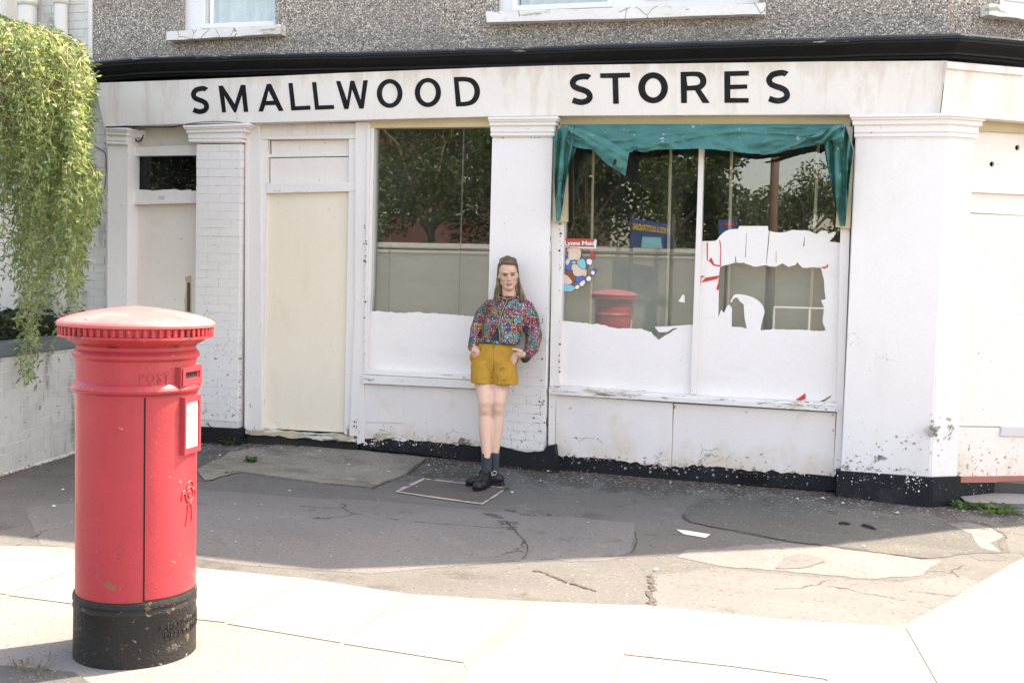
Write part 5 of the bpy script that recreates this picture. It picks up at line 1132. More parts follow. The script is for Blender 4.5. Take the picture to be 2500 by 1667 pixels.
# hair: swept back cap, and lengths falling behind the ears onto both shoulders
bm = bmesh.new(); ellip(bm, hp(0, -.030, .062), (.076, .082, .078)); ellip(bm, hp(0, -.020, .108), (.050, .056, .034)); ellip(bm, hp(0, -.060, .0), (.078, .055, .085)); ellip(bm, hp(0, .034, .090), (.050, .036, .022))
for s in (-1, 1): capsule(bm, hp(s*.058, .000, .075), .018, hp(s*.066, -.040, .00), .018)
for s in (-1, 1): capsule(bm, hp(s*.058, -.055, -.03), .032, hp(s*.066, -.045, -.125), .032)
HA = organic('hair', bm, M['hair'], PR, .006, 2)
rr = random.Random(4); bm = bmesh.new()
for i in range(120):
    s = rr.choice((-1, 1)); a_ = rr.uniform(-1, 1)
    st = hp(rr.uniform(-.045, .045), rr.uniform(.035, .058), .105+rr.uniform(-.014, .006)); 
    x1 = s*rr.uniform(.062, .080)
    L_ = rr.uniform(.10, .26)
    ex = (x1*1.15+(s*.055 if s > 0 else -.050)*rr.uniform(.3, 1.2)*(L_/.26))
    P = [hp(x1*.90, -.050-rr.random()*.03, .03), hp(x1*1.0, -.045+rr.uniform(-.02, .015), -.04), hp(lerp(x1, ex, .5), -.012+rr.uniform(-.02, .03), -.04-L_*.5), hp(ex, .01+rr.uniform(-.02, .045), -.04-L_)]
    tube(bm, catmull(P, 4), [k_*.75 for k_ in (.0065, .007, .0075, .0075, .0075, .007, .007, .0065, .006, .005, .004, .003, .0015)], 5)
for i in range(90):
    x = rr.uniform(-.062, .062); tube(bm, catmull([hp(x, .058-abs(x)*.55, .090-abs(x)*.35), hp(x*1.0, .02, .128-abs(x)*.45+rr.uniform(-.003, .006)), hp(x*.8, -.05, .134-abs(x)*.3+rr.uniform(-.004, .006)), hp(x*.4, -.11, .07)], 4), [.0018]+[.0042]*11+[.002], 5)
put('hair_strands', bm, M['hair'], HA, smooth=True)
# jacket
JR = thing  # (no new root: the jacket is a part of the person)
def wrinkle(amp, sc):
    def f(co, n):
        q_ = noise.noise(co*sc)+.5*noise.noise(co*sc*2.3); return co+Vector(n)*q_*amp
    return f
bm = bmesh.new()
SX = (T(1290, 760, -.24)-T(1190, 756, -.25)); SX.z = 0; SX.normalize()
secloft(bm, [(T(1243, 722, -.245), .058, .062), (T(1243, 731, -.24), .085, .07), (T(1240, 741, -.235), .150, .085), (T(1238, 760, -.24), .170, .112), (T(1234, 785, -.25), .168, .125), (T(1228, 812, -.27), .158, .118), (T(1221, 832, -.30), .160, .114), (T(1219, 839, -.31), .158, .114)], SX)
capsule(bm, T(1196, 748, -.225), .056, T(1179, 772, -.215), .067); capsule(bm, T(1179, 772, -.215), .067, T(1167, 805, -.225), .061); capsule(bm, T(1167, 805, -.225), .061, T(1155, 846, -.335), .044)
capsule(bm, T(1284, 750, -.215), .058, T(1295, 778, -.205), .069); capsule(bm, T(1295, 778, -.205), .069, T(1303, 820, -.205), .065); capsule(bm, T(1303, 820, -.205), .065, T(1299, 848, -.25), .058); capsule(bm, T(1299, 848, -.25), .058, T(1288, 866, -.33), .040)
jk = organic('jacket', bm, M['sequin'], PR, .0075, 3, wrinkle(.011, 13))
from mathutils.bvhtree import BVHTree
dgx = bpy.context.evaluated_depsgraph_get()
def front(bvh, o0, u, v, off):
    d = ray(u, v).normalized(); h_ = bvh.ray_cast(CAM-o0, d)
    return (h_[0]+o0-d*off) if h_[0] is not None else None
bvh = BVHTree.FromPolygons([v.co for v in jk.data.vertices], [tuple(p.vertices) for p in jk.data.polygons])
def strip(name, px, r, m, par, off=.002, bv=None):
    pts = [front(bv or bvh, org(PR), u, v, off) for u, v in curve2(px, 6)]; pts = [p for p in pts if p]
    if len(pts) < 2: return
    bm = bmesh.new(); tube(bm, pts, r, 6); put(name, bm, m, par, smooth=True)
z3 = lambda p: Z(5.227, 1100, 600, p)
strip('collar_braid', z3([(600, 620), (612, 650), (660, 682), (715, 690), (780, 680), (840, 655)]), .007, M['piping'], jk)
strip('collar_braid', z3([(610, 625), (625, 655), (665, 676), (715, 682), (775, 672), (830, 648)]), .0025, M['gold'], jk, .009)
strip('front_braid', z3([(705, 690), (680, 760), (650, 830), (632, 900), (622, 960), (600, 1040), (560, 1120), (515, 1200)]), .006, M['piping'], jk)
strip('front_braid', z3([(740, 690), (710, 750), (670, 830), (645, 900), (630, 980), (628, 1040), (632, 1120), (640, 1222)]), .006, M['piping'], jk)
strip('front_braid', z3([(722, 690), (694, 755), (662, 825), (640, 890), (622, 975), (612, 1030)]), .003, M['gold'], jk, .008)
strip('front_braid', z3([(612, 1030), (625, 1110), (632, 1220)]), .0025, M['gold'], jk, .009)
strip('hem_braid', z3([(520, 1232), (440, 1240), (362, 1238)]), .005, M['piping'], jk)
strip('hem_braid', z3([(640, 1242), (720, 1252), (800, 1262), (865, 1275)]), .005, M['piping'], jk)
tri = [front(bvh, org(PR), u, v, .004) for u, v in z3([(612, 1045), (628, 1120), (632, 1212), (520, 1206), (565, 1130)])]
if all(tri):
    bm = bmesh.new(); prism(bm, [tri], Vector((0, .004, 0))); put('knit_top', bm, M['top'], jk)
bm = bmesh.new(); c_ = T(1285, 871, -.345); capsule(bm, c_, .038, T(1282, 875, -.35), .034); put('cuff', bm, M['piping'], jk, smooth=True)
# shorts
bm = bmesh.new(); HXv = (hipR-hipL); HXv.z = 0; HXv.normalize()
secloft(bm, [(T(1217, 826, -.30), .132, .095), (T(1214, 845, -.31), .150, .112), (T(1207, 872, -.335), .172, .120), (T(1205, 896, -.35), .176, .122), (T(1205, 905, -.36), .172, .11)], HXv)
secloft(bm, [(T(1180, 880, -.37), .092, .108), (T(1179, 915, -.415), .094, .108), (T(1178.5, 934, -.435), .094, .108)], HXv)
secloft(bm, [(T(1229, 880, -.36), .094, .108), (T(1232, 915, -.40), .100, .108), (T(1234, 937, -.415), .102, .110)], HXv)
for px, y_ in (((1157, 872), -.36), ((1256, 874), -.36)): ellip(bm, T(px[0], px[1], y_), (.035, .03, .05))
sh = organic('shorts', bm, M['shorts'], PR, .0065, 3, wrinkle(.007, 15))
bvs = BVHTree.FromPolygons([v.co for v in sh.data.vertices], [tuple(p.vertices) for p in sh.data.polygons])
M['seam'] = mat('dark_mustard_seam', (.20, .10, .02), .9, .2, 20, 100, 0)
for P in (z3([(553, 1215), (552, 1300), (548, 1400), (552, 1500)]),): strip('seam', P, .0014, M['seam'], sh, .0, bvs)
strip('seam', z3([(548, 1510), (552, 1600)]), .004, M['seam'], sh, .0, bvs)
strip('pocket_edge', z3([(345, 1262), (330, 1320), (292, 1375)]), .0016, M['seam'], sh, .0, bvs); strip('pocket_edge', z3([(800, 1345), (850, 1385), (868, 1440)]), .0016, M['seam'], sh, .0, bvs)
strip('hem_stitch', [(1156, 928), (1180, 925), (1202, 921)], .001, M['seam'], sh, .0, bvs); strip('hem_stitch', [(1206, 922), (1235, 927), (1264, 928)], .001, M['seam'], sh, .0, bvs)
# socks and boots
def boot(an, sole_px, toe_px, ytoe, yheel, front_):
    gz_ = g(an.x, an.y); toe = T(*toe_px, ytoe); toe.z = g(toe.x, toe.y)+.038; heel = Vector((an.x, an.y, 0))+(Vector((an.x-toe.x, an.y-toe.y, 0))).normalized()*.045; heel.z = gz_+.05
    e = part_empty('boot', PR, (an.x, an.y, gz_)); bm = bmesh.new()
    capsule(bm, Vector((an.x, an.y, gz_+.088)), .041, Vector((an.x, an.y, gz_+.06)), .044); capsule(bm, heel, .040, toe, .040); ball = heel.lerp(toe, .72); ellip(bm, ball, (.048, .048, .036)); capsule(bm, heel.lerp(toe, .35)+Vector((0, 0, .035)), .038, ball, .036)
    organic('upper', bm, M['boot'], e, .006, 3)
    bm = bmesh.new(); dr = (toe-heel); dr.z = 0; Ld = dr.length; dr.normalize(); sd = Vector((-dr.y, dr.x, 0)); out = []
    for i in range(24):
        a_ = 2*pi*i/24; t = (cos(a_)+1)/2; wd = .046 if t > .5 else .038; out.append(heel+dr*(Ld*t+.042*cos(a_))+sd*wd*sin(a_)*(1 if .15 < t < .85 else .98))
    prism(bm, [[Vector((p.x, p.y, gz_+.024)) for p in out]], Vector((0, 0, -.022))); put('sole', bm, M['boot'], e)
    bm = bmesh.new(); boxbm(bm, Vector((heel.x, heel.y, gz_+.014)), (.07, .07, .026), Matrix.Rotation(math.atan2(dr.y, dr.x), 3, 'Z'), .006); put('heel', bm, M['boot'], e)
    bm = bmesh.new(); ins = heel.lerp(toe, .30)+Vector((0, 0, .060))
    tube(bm, [ins+(sd*cos(t)*.047+Vector((0, 0, 1))*sin(t)*.030) for t in [pi*i/10-.2 for i in range(12)]], .008, 6); put('strap', bm, M['boot'], e)
    for s in (-1, 1):
        bm = bmesh.new(); c_ = ins+sd*.050*s-dr*.012; tube(bm, [c_+(dr*cos(t)+Vector((0, 0, 1))*sin(t))*.015 for t in [2*pi*i/12 for i in range(13)]], .0035, 6); put('buckle_ring', bm, M['metal'], e, smooth=True)
boot(anL, None, (1166, 1178), -.86, 0, True); boot(anR, None, (1150, 1170), -.70, 0, False)
for kn, an in ((knL, anL), (knR, anR)):
    d = (kn-an).normalized(); bm = bmesh.new(); gz_ = g(an.x, an.y); tube(bm, [Vector((an.x, an.y, gz_+.06)), Vector((an.x, an.y, gz_+.11)), an+d*.02, an+d*.05], [.041, .040, .0395, .0395], 20); put('sock', bm, M['sock'], PR, smooth=True)

# ================================================================== LOW GARDEN WALL + NEIGHBOUR
LA, LB = Vector((-5.842, -1.782, 0)), Vector((-6.033, -.695, 0)); LD = (LB-LA).normalized(); LN = Vector((-LD.y, LD.x, 0))
L0 = LA-LD*2.2; LL = 2.2+(LB-LA).length+.72
LW = thing('garden_wall', (LA.x, LA.y, .1), 'low white painted brick garden wall with blue grey coping under the willow', 'wall')
brickwall(LW, L0, LD, LL, .04, .90, M['brickpaint3'], ch=.0683, dep=.06, joint=.0045, visible=lambda c: c.y > -2.4)
bm = bmesh.new(); quadbox(bm, [L0+LN*.004+Vector((0, 0, 0)), L0+LD*LL+LN*.004, L0+LD*LL+LN*.004+Vector((0, 0, .90)), L0+LN*.004+Vector((0, 0, .90))], LN*.2, 0); put('mortar', bm, M['mortar'], LW)
s_ = 0
while s_ < LL:
    l_ = min(.6, LL-s_); bm = bmesh.new(); quadbox(bm, [L0+LD*(s_+.003)-LN*.02+Vector((0, 0, .905)), L0+LD*(s_+l_-.003)-LN*.02+Vector((0, 0, .905)), L0+LD*(s_+l_-.003)-LN*.02+Vector((0, 0, .995)), L0+LD*(s_+.003)-LN*.02+Vector((0, 0, .995))], LN*.26, .006); put('coping_stone', bm, M['coping'], LW); s_ += .6
NH = thing('neighbouring_house', (-7.3, .03, .08), 'white painted brick house wall with drainpipes behind the willow', 'house')
brickwall(NH, Vector((-6.95, .03, 0)), Vector((1, 0, 0)), .745, .3, 3.95, M['brickpaint2'], dep=.05, joint=.006, cap=295, visible=lambda c: not (c.x > -6.40 and c.z > 3.1))
bm = bmesh.new(); wallpiece(bm, -12, -6.39, 0, 6.45, .036, .6); wallpiece(bm, -6.39, -6.2, 0, 3.1, .036, .3); put('mortar', bm, M['mortar'], NH)
bm = bmesh.new(); wallpiece(bm, -12, -6.96, 0, 6.4, .015, .04); put('rendered_wall', bm, M['fascia'], NH)
bm = bmesh.new(); wallpiece(bm, -12, XL, 6.45, 6.6, -.02, 7); put('roof', bm, M['slate'], NH)
bm = bmesh.new(); wallpiece(bm, -6.385-.035, -6.385, 3.0, 6.4, -.012, .05); put('corner_bead', bm, M['pipe'], NH)
for (ua, ub, y_) in ((50, 86, -.06), (136, 162, -.04)):
    a_, b_ = W(ua, 20, y_), W(ub, 20, y_); cx_ = (a_.x+b_.x)/2; r_ = abs(b_.x-a_.x)/2; bm = bmesh.new(); tube(bm, [Vector((cx_, y_, z)) for z in (.2, 2, 4, 6.3)], r_, 16); dp = put('drainpipe', bm, M['pipe'], NH, smooth=True)
    for z_ in (W(60, 16, y_).z, 2.3):
        bm = bmesh.new(); tube(bm, [Vector((cx_, y_, z_)), Vector((cx_, y_, z_+.07))], r_*1.13, 16); put('pipe_socket', bm, M['pipe'], dp, smooth=True)
bm = bmesh.new(); tube(bm, catmull([W(*Z(2.24, 0, 0, [p])[0], .02) for p in ((395, 775), (450, 788), (510, 800), (560, 825), (578, 850), (580, 930), (575, 1010), (560, 1060))], 6), .004, 5); put('cable', bm, M['iron'], NH)
GS = thing('garden_bed', (-6.9, -1, .3), 'dark raised garden bed soil behind the low white wall', 'garden bed', kind='structure')
bm = bmesh.new(); wallpiece(bm, -9, -6.12, 0, .72, -3.4, .01); put('soil', bm, M['dead'], GS)

# ================================================================== FOLIAGE
def leaves(name, pts, m, parent, L_=(.045, .07), w_=.009, droop=.8, seed=0, curl=True, kind=None, **kw):
    r = random.Random(seed); vs = []; fs = []
    for p in pts:
        a_ = r.uniform(0, 2*pi); el = r.uniform(-1.3, .2)*droop; l_ = r.uniform(*L_); d = Vector((cos(a_)*cos(el), sin(a_)*cos(el), sin(el))); sd = d.cross(Vector((r.uniform(-1, 1), r.uniform(-1, 1), r.uniform(-1, 1)))).normalized(); up_ = d.cross(sd)
        ww = w_*r.uniform(.7, 1.2); c_ = up_*l_*r.uniform(-.35, .35) if curl else up_*0
        n = len(vs); m1 = p+d*l_*.5+c_
        vs += [p, m1+sd*ww, m1-sd*ww, p+d*l_+sd*ww*r.uniform(-1, 1)]
        fs += [(n, n+1, n+2), (n+1, n+3, n+2)]
    return putpy(name, vs, fs, m, parent, smooth=False, kind=kind, **kw)
WT = thing('willow_tree', (-7.2, -1.3, .7), 'bright green corkscrew willow hanging over the low white wall at the left', 'tree')
bm = bmesh.new(); tube(bm, catmull([(-7.3, -1.2, .6), (-7.25, -1.15, 1.6), (-7.4, -1.05, 2.6), (-7.3, -.95, 3.4)], 6), [.13-.004*i for i in range(19)], 10); put('trunk', bm, M['bark'], WT, smooth=True)
r = random.Random(8); LP = []; tw = bmesh.new(); bn = 0
def right_edge(v): return interp(v, [(30, 60), (75, 175), (130, 222), (190, 232), (300, 215), (370, 205), (430, 235), (500, 245), (560, 215), (640, 205), (720, 190), (830, 160), (900, 90)])
edges = []
for i in range(520):
    y_ = r.uniform(-2.35, -.9) if i < 430 else r.uniform(-1.2, -.4); u = 245-abs(r.gauss(0, 1))*140 if r.random() < .6 else r.uniform(-260, 235)
    vt = interp(u, [(-300, -60), (-40, 20), (30, 55), (120, 70), (190, 95), (230, 150), (250, 320)])+r.uniform(0, 60) + (r.random()**2*430 if r.random() < .55 else 0)
    ln = r.uniform(160, 470); vb = min(vt+ln, r.choice((780, 820, 860, 640)) if u < 150 else 760)
    if u > 150: vb = min(vb, r.uniform(560, 780))
    if r.random() < .28: vb = min(vb, r.uniform(380, 640))
    if 55 < u < 80 and r.random() < .3: vb = 930
    P = []; n = max(4, int((vb-vt)/22)); ph = r.random()*6; ww = 0
    for j in range(n+1):
        v = lerp(vt, vb, j/n); ww = ww*.85+r.uniform(-11, 11); uu = u+ww+7*sin(j*1.3+ph); uu = min(uu, right_edge(v)+r.uniform(-38, 2)); P.append(W(uu, v+r.uniform(-9, 9), y_+.06*sin(j*1.1+ph)+r.uniform(-.03, .03)))
    if len(P) < 3: continue
    c_ = catmull(P, 3)
    tube(tw, c_, [lerp(.0026, .001, k_/len(c_)) for k_ in range(len(c_))], 3, cap=False)
    den = .024
    for a_, b_ in zip(c_, c_[1:]):
        m_ = (b_-a_).length/den; 
        for q_ in range(int(m_)+(1 if r.random() < m_-int(m_) else 0)): LP.append(a_.lerp(b_, r.random())+Vector((r.gauss(0, .020), r.gauss(0, .025), r.gauss(0, .015))))
for i in range(26):   # arching shoots on top
    y_ = r.uniform(-2.3, -1.2); u0 = r.uniform(-80, 120); v0 = interp(u0, [(-80, 40), (30, 75), (120, 100)])+r.uniform(-10, 40); L_ = r.uniform(50, 130)
    P = [W(u0+L_*t, v0-22*sin(t*2.6)+60*t*t, y_) for t in (0, .25, .5, .75, 1)]; P = [p for p in P]; c_ = catmull(P, 4); tube(tw, c_, .003, 3, cap=False)
    for p in c_: LP += [p+Vector((r.gauss(0, .015), r.gauss(0, .015), r.gauss(0, .015))) for _ in range(3)]
put('twigs', tw, M['twig'], WT, kind='stuff')
for i in range(7):
    y_ = r.uniform(-2.2, -1.3); bm = bmesh.new(); tube(bm, catmull([Vector((-7.3, -1.0, 2.6+.13*i)), W(-160+30*i, 180+20*i, y_), W(-40+30*i, 130+15*i, y_), W(60+22*i, 130+18*i, y_)], 6), [.03-.0013*k_ for k_ in range(19)], 6); put('branch', bm, M['bark'], WT, smooth=True)
leaves('leaves', LP, M['leaf'], WT, seed=3, kind='stuff', L_=(.045, .085), w_=.0095, droop=1.15)
HG = thing('shade_shrub', (-6.9, -.8, .72), 'added dark shrub standing in for the shade behind the low wall', 'shrub')  # added to fill the dark, shaded area behind the wall
pts = [Vector((r.uniform(-8.4, -6.22), r.uniform(-1.9, -.1), .72+r.random()**.8*(.40+.1*sin(r.random()*9)))) for _ in range(5200)]
leaves('leaves', pts, M['shadeleaf'], HG, L_=(.05, .08), w_=.022, droop=.5, seed=5, curl=False, kind='stuff')
bm = bmesh.new()
for i in range(9): x_ = -8.2+.22*i; tube(bm, [Vector((x_, -.9, .7)), Vector((x_+.05, -.8, 1.15))], .012, 5)
put('stems', bm, M['bark'], HG, kind='stuff')
# added dark boards that stand in for the shade under the willow
FN = thing('shade_boards', (-7.2, -.06, .7), 'added near-black boards standing in for the shade behind the low shrub', 'fence')
for i in range(14):
    bm = bmesh.new(); boxbm(bm, Vector((-8.5+.155*i, -.07, .92)), (.145, .02, .42), None, .003); put('board', bm, M['dark'], FN)
def weed(u, v, h, n, label, seed, spread=.05, wd=.014, yellow=0):
    r = random.Random(seed); p = G(u, v); vs = []; fs = []
    for i in range(n):
        a_ = r.uniform(0, 2*pi); d = Vector((cos(a_), sin(a_), 0)); b_ = p+d*r.random()*spread; l_ = h*r.uniform(.5, 1.1); e_ = r.uniform(.3, 1.1); sd = Vector((-d.y, d.x, 0))*wd*r.uniform(.6, 1.3)
        m_ = b_+d*l_*.5*cos(e_)+Vector((0, 0, l_*.6*sin(e_)+.01)); t_ = b_+d*l_*cos(e_)+Vector((0, 0, l_*sin(e_)*.8)); k_ = len(vs)
        vs += [b_, m_+sd, m_-sd, t_]; fs += [(k_, k_+1, k_+2), (k_+1, k_+3, k_+2)]
    return putpy('weed', vs, fs, M['weed'], None, label=label, cat='weed', group='weeds growing at the foot of the walls', origin=(p.x, p.y, p.z))
weed(568, 1084, .10, 60, 'leafy weed at the black plinth left of the boarded door', 1, .07)
weed(612, 1128, .075, 30, 'small bright weed on the asphalt below the boarded door', 2, .03)
weed(1485, 1152, .09, 22, 'single weed in front of the riser of the large right window', 3, .02)
weed(2350, 1240, .07, 60, 'low weed at the corner of the black pillar plinth', 4, .06)
weed(2440, 1250, .07, 120, 'spreading sunlit weed at the right edge beside the doorway', 5, .13)
weed(2405, 1240, .06, 50, 'small weed between the pillar plinth and the doorway weed', 6, .06)
weed(72, 1112, .12, 60, 'bushy weed at the foot of the low garden wall', 7, .07)
weed(20, 1128, .06, 30, 'small weed by the garden wall at the left edge', 8, .06)
weed(1235, 1196, .03, 26, 'tiny moss and grass tuft at the corner of the manhole', 9, .03, .005)
weed(560, 1157, .03, 26, 'thin grass tuft at the left corner of the mossy concrete patch', 10, .05, .004)
DRY = M['weed']; M['weed'] = leafmat('dry_grass', (.20, .17, .08), (.26, .22, .11), (.16, .2, .06))
weed(85, 1645, .07, 60, 'dry grass tuft beside the black base of the post box', 11, .09, .003)
M['weed'] = DRY
for i, ((u0, v0), (u1, v1), lb) in enumerate((((2047, 1277), (2076, 1279), 'short brown twig lying left on the shaded asphalt'), ((2104, 1281), (2138, 1291), 'thicker brown twig lying right on the shaded asphalt'))):
    a_, b_ = G(u0, v0, .008), G(u1, v1, .008); bm = bmesh.new(); tube(bm, catmull([a_, a_.lerp(b_, .4)+Vector((.0, .004, .006)), b_], 4), [.005, .008, .009, .01, .009, .01, .011, .008, .006], 6)
    put('twig', bm, M['branch'], None, label=lb, cat='twig', group='twigs on the pavement', origin=a_)
# grit, paint flakes and small litter (uncountable)
r = random.Random(9); vs = []; fs = []
def chip(p, s):
    k_ = len(vs); a_ = r.uniform(0, 6.28)
    for q_ in range(3): vs.append(p+Vector((cos(a_+2.1*q_)*s*r.uniform(.5, 1.2), sin(a_+2.1*q_)*s*r.uniform(.5, 1.2), .001)))
    vs.append(p+Vector((0, 0, s*.5))); fs.extend([(k_, k_+1, k_+3), (k_+1, k_+2, k_+3), (k_+2, k_, k_+3)])
for i in range(750):
    x_ = r.uniform(-6, 1.2); y_ = -.06-abs(r.gauss(0, 1))*.22 if r.random() < .75 else r.uniform(-3.4, -.2)
    if x_ > .0: y_ -= .12
    chip(Vector((x_, y_, g(x_, y_)+.012)), r.choice((.003, .004, .005, .006, .008)) if r.random() < .97 else .018)
putpy('paint_chips', vs, fs, M['litter'], None, kind='stuff', label='white paint chips and grit along the wall foot', cat='grit')
vs = []; fs = []
for i in range(1500):
    x_ = r.uniform(-6.2, .3); y_ = -.03-abs(r.gauss(0, .10)); 
    if x_ > .0: y_ -= .1
    chip(Vector((x_, y_, g(x_, y_)+.010)), r.uniform(.005, .012))
for i in range(500):
    s_ = r.uniform(0, LL); p = L0+LD*s_-LN*abs(r.gauss(0, .06)); chip(Vector((p.x, p.y, g(p.x, p.y)+.01)), r.uniform(.006, .014))
putpy('leaf_litter', vs, fs, M['dead'], None, kind='stuff', label='brown leaf litter and soil crumbs in the angle of wall and pavement', cat='litter')

# ================================================================== ACROSS THE STREET (seen reflected in the shop glass)
def V(u, v, Y): p = W(u, v, Y); return Vector((p.x, .1-p.y, p.z))
YW = 21.5; zt_ = V(1030, 592, YW).z
BW = thing('boundary_wall', (0, .1-YW, 0), 'long buff brick boundary wall with pale stone coping across the street', 'wall')
bm = bmesh.new(); wallpiece(bm, -40, 40, -.5, zt_-.15, -YW-.2, -YW+.1); put('brickwork', bm, M['buffbrick'], BW)
bm = bmesh.new(); wallpiece(bm, -40, 40, zt_-.15, zt_-.02, -YW-.25, -YW+.16); wallpiece(bm, -40, 40, zt_-.30, zt_-.22, -YW, -YW+.12); put('coping', bm, M['stone'], BW)
for i in range(0):
    bm = bmesh.new(); wallpiece(bm, -38+4*i, -37.6+4*i, 0, zt_-.15, -YW, -YW+.18); put('pier', bm, M['buffbrick'], BW)
def tree(c_, rad, hgt, n, label, seed, tr=.18):
    r = random.Random(seed); e = thing('broadleaf_tree', (c_.x, c_.y, 0), label, 'tree'); bm = bmesh.new(); tube(bm, catmull([(c_.x, c_.y, 0), (c_.x+.1, c_.y, c_.z*.5), (c_.x, c_.y+.1, c_.z)], 5), [tr*(1-.05*i) for i in range(11)], 8)
    put('trunk', bm, M['bark'], e, smooth=True); P = []; cl = []
    for i in range(26):
        d = Vector((r.gauss(0, 1), r.gauss(0, 1), r.gauss(0, .8))).normalized()*r.random()**.4; cl.append((c_+Vector((d.x*rad, d.y*rad, d.z*hgt)), r.uniform(.22, .42)*rad))
    bm = bmesh.new()
    for q_, rr_ in cl[:12]: tube(bm, [c_-Vector((0, 0, hgt*.7)), c_.lerp(q_, .5), q_], [tr*.4, tr*.25, .03], 5)
    put('limbs', bm, M['bark'], e, kind='stuff')
    for i in range(int(n*1.8)): q_, rr_ = r.choice(cl); d = Vector((r.gauss(0, 1), r.gauss(0, 1), r.gauss(0, 1))).normalized()*rr_*r.random()**.35; P.append(q_+d)
    leaves('crown', P, M['treeleaf'], e, L_=(.11, .20), w_=.055, droop=.7, seed=seed, curl=False, kind='stuff')
tree(V(1050, 430, 25), 3.4, 2.6, 7000, 'dense tree left of the group across the street', 21)
tree(V(880, 380, 27), 2.6, 2.4, 3500, 'smaller tree in front of the red brick house', 22)
tree(V(1430, 440, 25), 3.0, 2.4, 6000, 'dark tree behind the blue banner across the street', 23)
tree(V(1640, 440, 26), 2.6, 2.5, 6500, 'tall dark tree in the middle across the street', 24)
tree(V(1780, 540, 29), 2.2, 1.6, 3000, 'low bushy tree beside the brown pole', 25)
tree(V(1960, 520, 40), 2.3, 1.8, 4000, 'round tree standing apart at the far right', 26)
BH = thing('brick_house', V(1000, 560, 36), 'red brick terrace house across the street behind trees', 'house')
xa, xb = V(860, 400, 36).x, V(1230, 400, 36).x
if xa > xb: xa, xb = xb, xa
xa -= 3; xb += 3
bm = bmesh.new(); wallpiece(bm, xa, xb, 0, 8, -44, -36); put('wall', bm, M['redbrick'], BH)
bm = bmesh.new(); prism(bm, [[Vector((xa-.3, -35.6, 8)), Vector((xa-.3, -44.4, 8)), Vector((xa-.3, -40, 11))]], Vector((xb-xa+.6, 0, 0))); put('roof', bm, M['slate'], BH)
for i in range(4):
    for j in range(2):
        wx = xa+1.2+i*(xb-xa-2.4)/3; bm = bmesh.new(); wallpiece(bm, wx-.6, wx+.6, 3.2+3*j-2.2, 4.8+3*j-2.2, -36.02, -35.94); f_ = put('window', bm, M['upvc'], BH); bm = bmesh.new(); wallpiece(bm, wx-.5, wx+.5, 3.3+3*j-2.2, 4.7+3*j-2.2, -35.94, -35.92); put('pane', bm, M['glass_up'], f_)
bw_ = Vector((0, 0, 0)); Yb = 20.9
BN = thing('school_banner', V(1590, 600, Yb), 'blue banner with yellow lettering fixed above the wall across the street', 'banner')
q = [V(1541, 532, Yb), V(1641, 550, Yb), V(1643, 607, Yb), V(1539, 604, Yb)]
bm = bmesh.new(); quadbox(bm, q, Vector((0, -.04, 0)), 0); put('board', bm, M['blue'], BN)
for txt, s0, s1, t0, t1, mm in (('GOOD & OUTSTANDING', .04, .96, .60, .84, 'yellow'), ('IN EVERY YEAR GROUP', .3, .9, .48, .55, 'yellow')):
    if txt.startswith('IN'): continue
    tv, tf = textmesh(txt, bold=.02)
    vs = []
    for a_, b_ in tv:
        s = 1-lerp(s0, s1, a_); t = lerp(t0, t1, b_)
        lo = q[3].lerp(q[2], s); hi = q[0].lerp(q[1], s); vs.append(lo.lerp(hi, t)+Vector((0, .02, 0)))
    putpy('lettering', vs, tf, M[mm], BN)
bm = bmesh.new(); lo = q[3].lerp(q[2], .25); prism(bm, [[q[3].lerp(q[2], .25)+Vector((0, .02, .0)), q[3].lerp(q[2], .75)+Vector((0, .02, 0)), q[3].lerp(q[2], .72)+Vector((0, .02, .28)), q[3].lerp(q[2], .28)+Vector((0, .02, .28))]], Vector((0, -.01, 0))); put('emblem', bm, M['cyan'], BN)
for u_ in (1541, 1641):
    bm = bmesh.new(); p = V(u_, 560, Yb); tube(bm, [Vector((p.x, p.y-.1, 0)), Vector((p.x, p.y-.1, p.z+.4))], .05, 8); put('post', bm, M['iron'], BN)
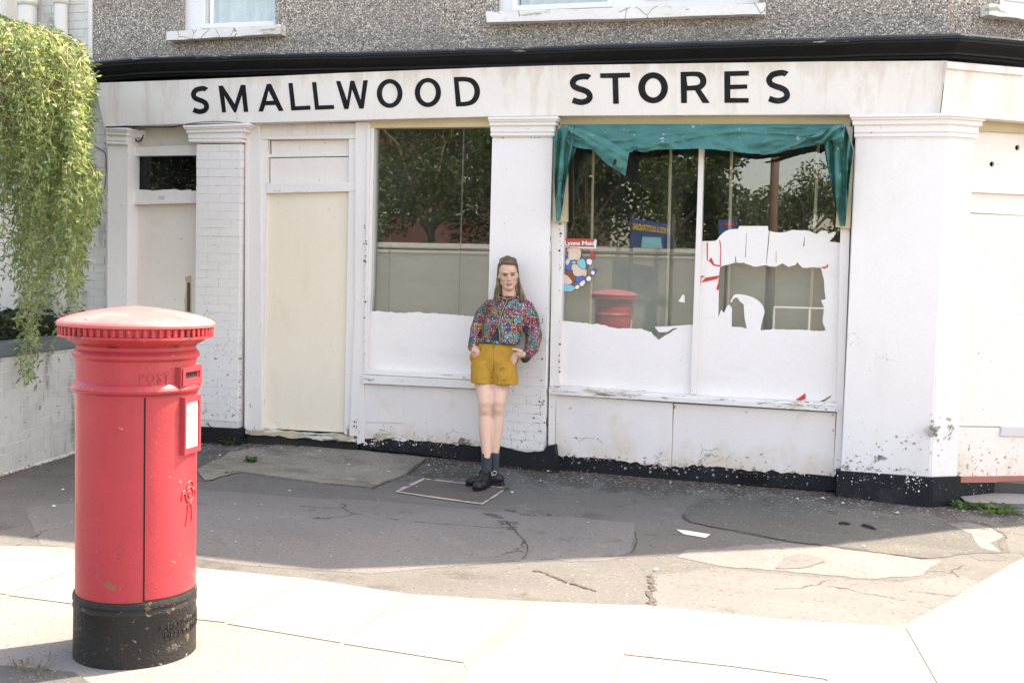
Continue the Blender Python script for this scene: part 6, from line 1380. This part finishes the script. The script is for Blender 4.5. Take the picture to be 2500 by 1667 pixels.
B2 = thing('notice_board', V(1775, 555, Yb), 'small dark blue notice board with a red strip across the street', 'notice board')
bm = bmesh.new(); quadbox(bm, [V(1753, 536, Yb), V(1800, 534, Yb), V(1801, 575, Yb), V(1755, 580, Yb)], Vector((0, -.04, 0)), 0); put('board', bm, M['blue'], B2)
bm = bmesh.new(); quadbox(bm, [V(1768, 544, Yb)+Vector((0, .01, 0)), V(1792, 543, Yb)+Vector((0, .01, 0)), V(1792, 550, Yb)+Vector((0, .01, 0)), V(1768, 551, Yb)+Vector((0, .01, 0))], Vector((0, -.02, 0)), 0); put('red_strip', bm, M['redpaper'], B2)
p = V(1775, 600, Yb); bm = bmesh.new(); tube(bm, [Vector((p.x, p.y-.1, 0)), Vector((p.x, p.y-.1, p.z+.6))], .05, 8); put('post', bm, M['iron'], B2)
p = V(1886, 560, 18); TP = thing('utility_pole', (p.x, p.y, 0), 'tall brown wooden utility pole on the far pavement', 'utility pole')
bm = bmesh.new(); tube(bm, [Vector((p.x, p.y, z)) for z in (0, 3, 8.5)], [.12, .105, .08], 12); put('pole', bm, M['pole'], TP, smooth=True)
bm = bmesh.new(); boxbm(bm, Vector((p.x, p.y, 7.9)), (1.2, .08, .1), None, .005); put('crossarm', bm, M['pole'], TP)
p = V(2020, 600, 15); RL = thing('guard_rail', (p.x, p.y, 0), 'grey tubular guard rail at the far kerb', 'railing')
for i in range(5):
    bm = bmesh.new(); x_ = p.x-1+.7*i; tube(bm, [Vector((x_, p.y, 0)), Vector((x_, p.y, 1.05))], .025, 8); put('post', bm, M['pipe'], RL)
for z_ in (.25, 1.05):
    bm = bmesh.new(); tube(bm, [Vector((p.x-1, p.y, z_)), Vector((p.x+1.8, p.y, z_))], .025, 8); put('rail', bm, M['pipe'], RL)
bm = bmesh.new(); boxbm(bm, Vector((0, -16, .09)), (160, 3.2, .14)); structure('far_pavement', bm, M['concrete'])
bm = bmesh.new(); boxbm(bm, Vector((0, -14.3, .09)), (160, .15, .15), None, .01); structure('kerb', bm, M['stone'])
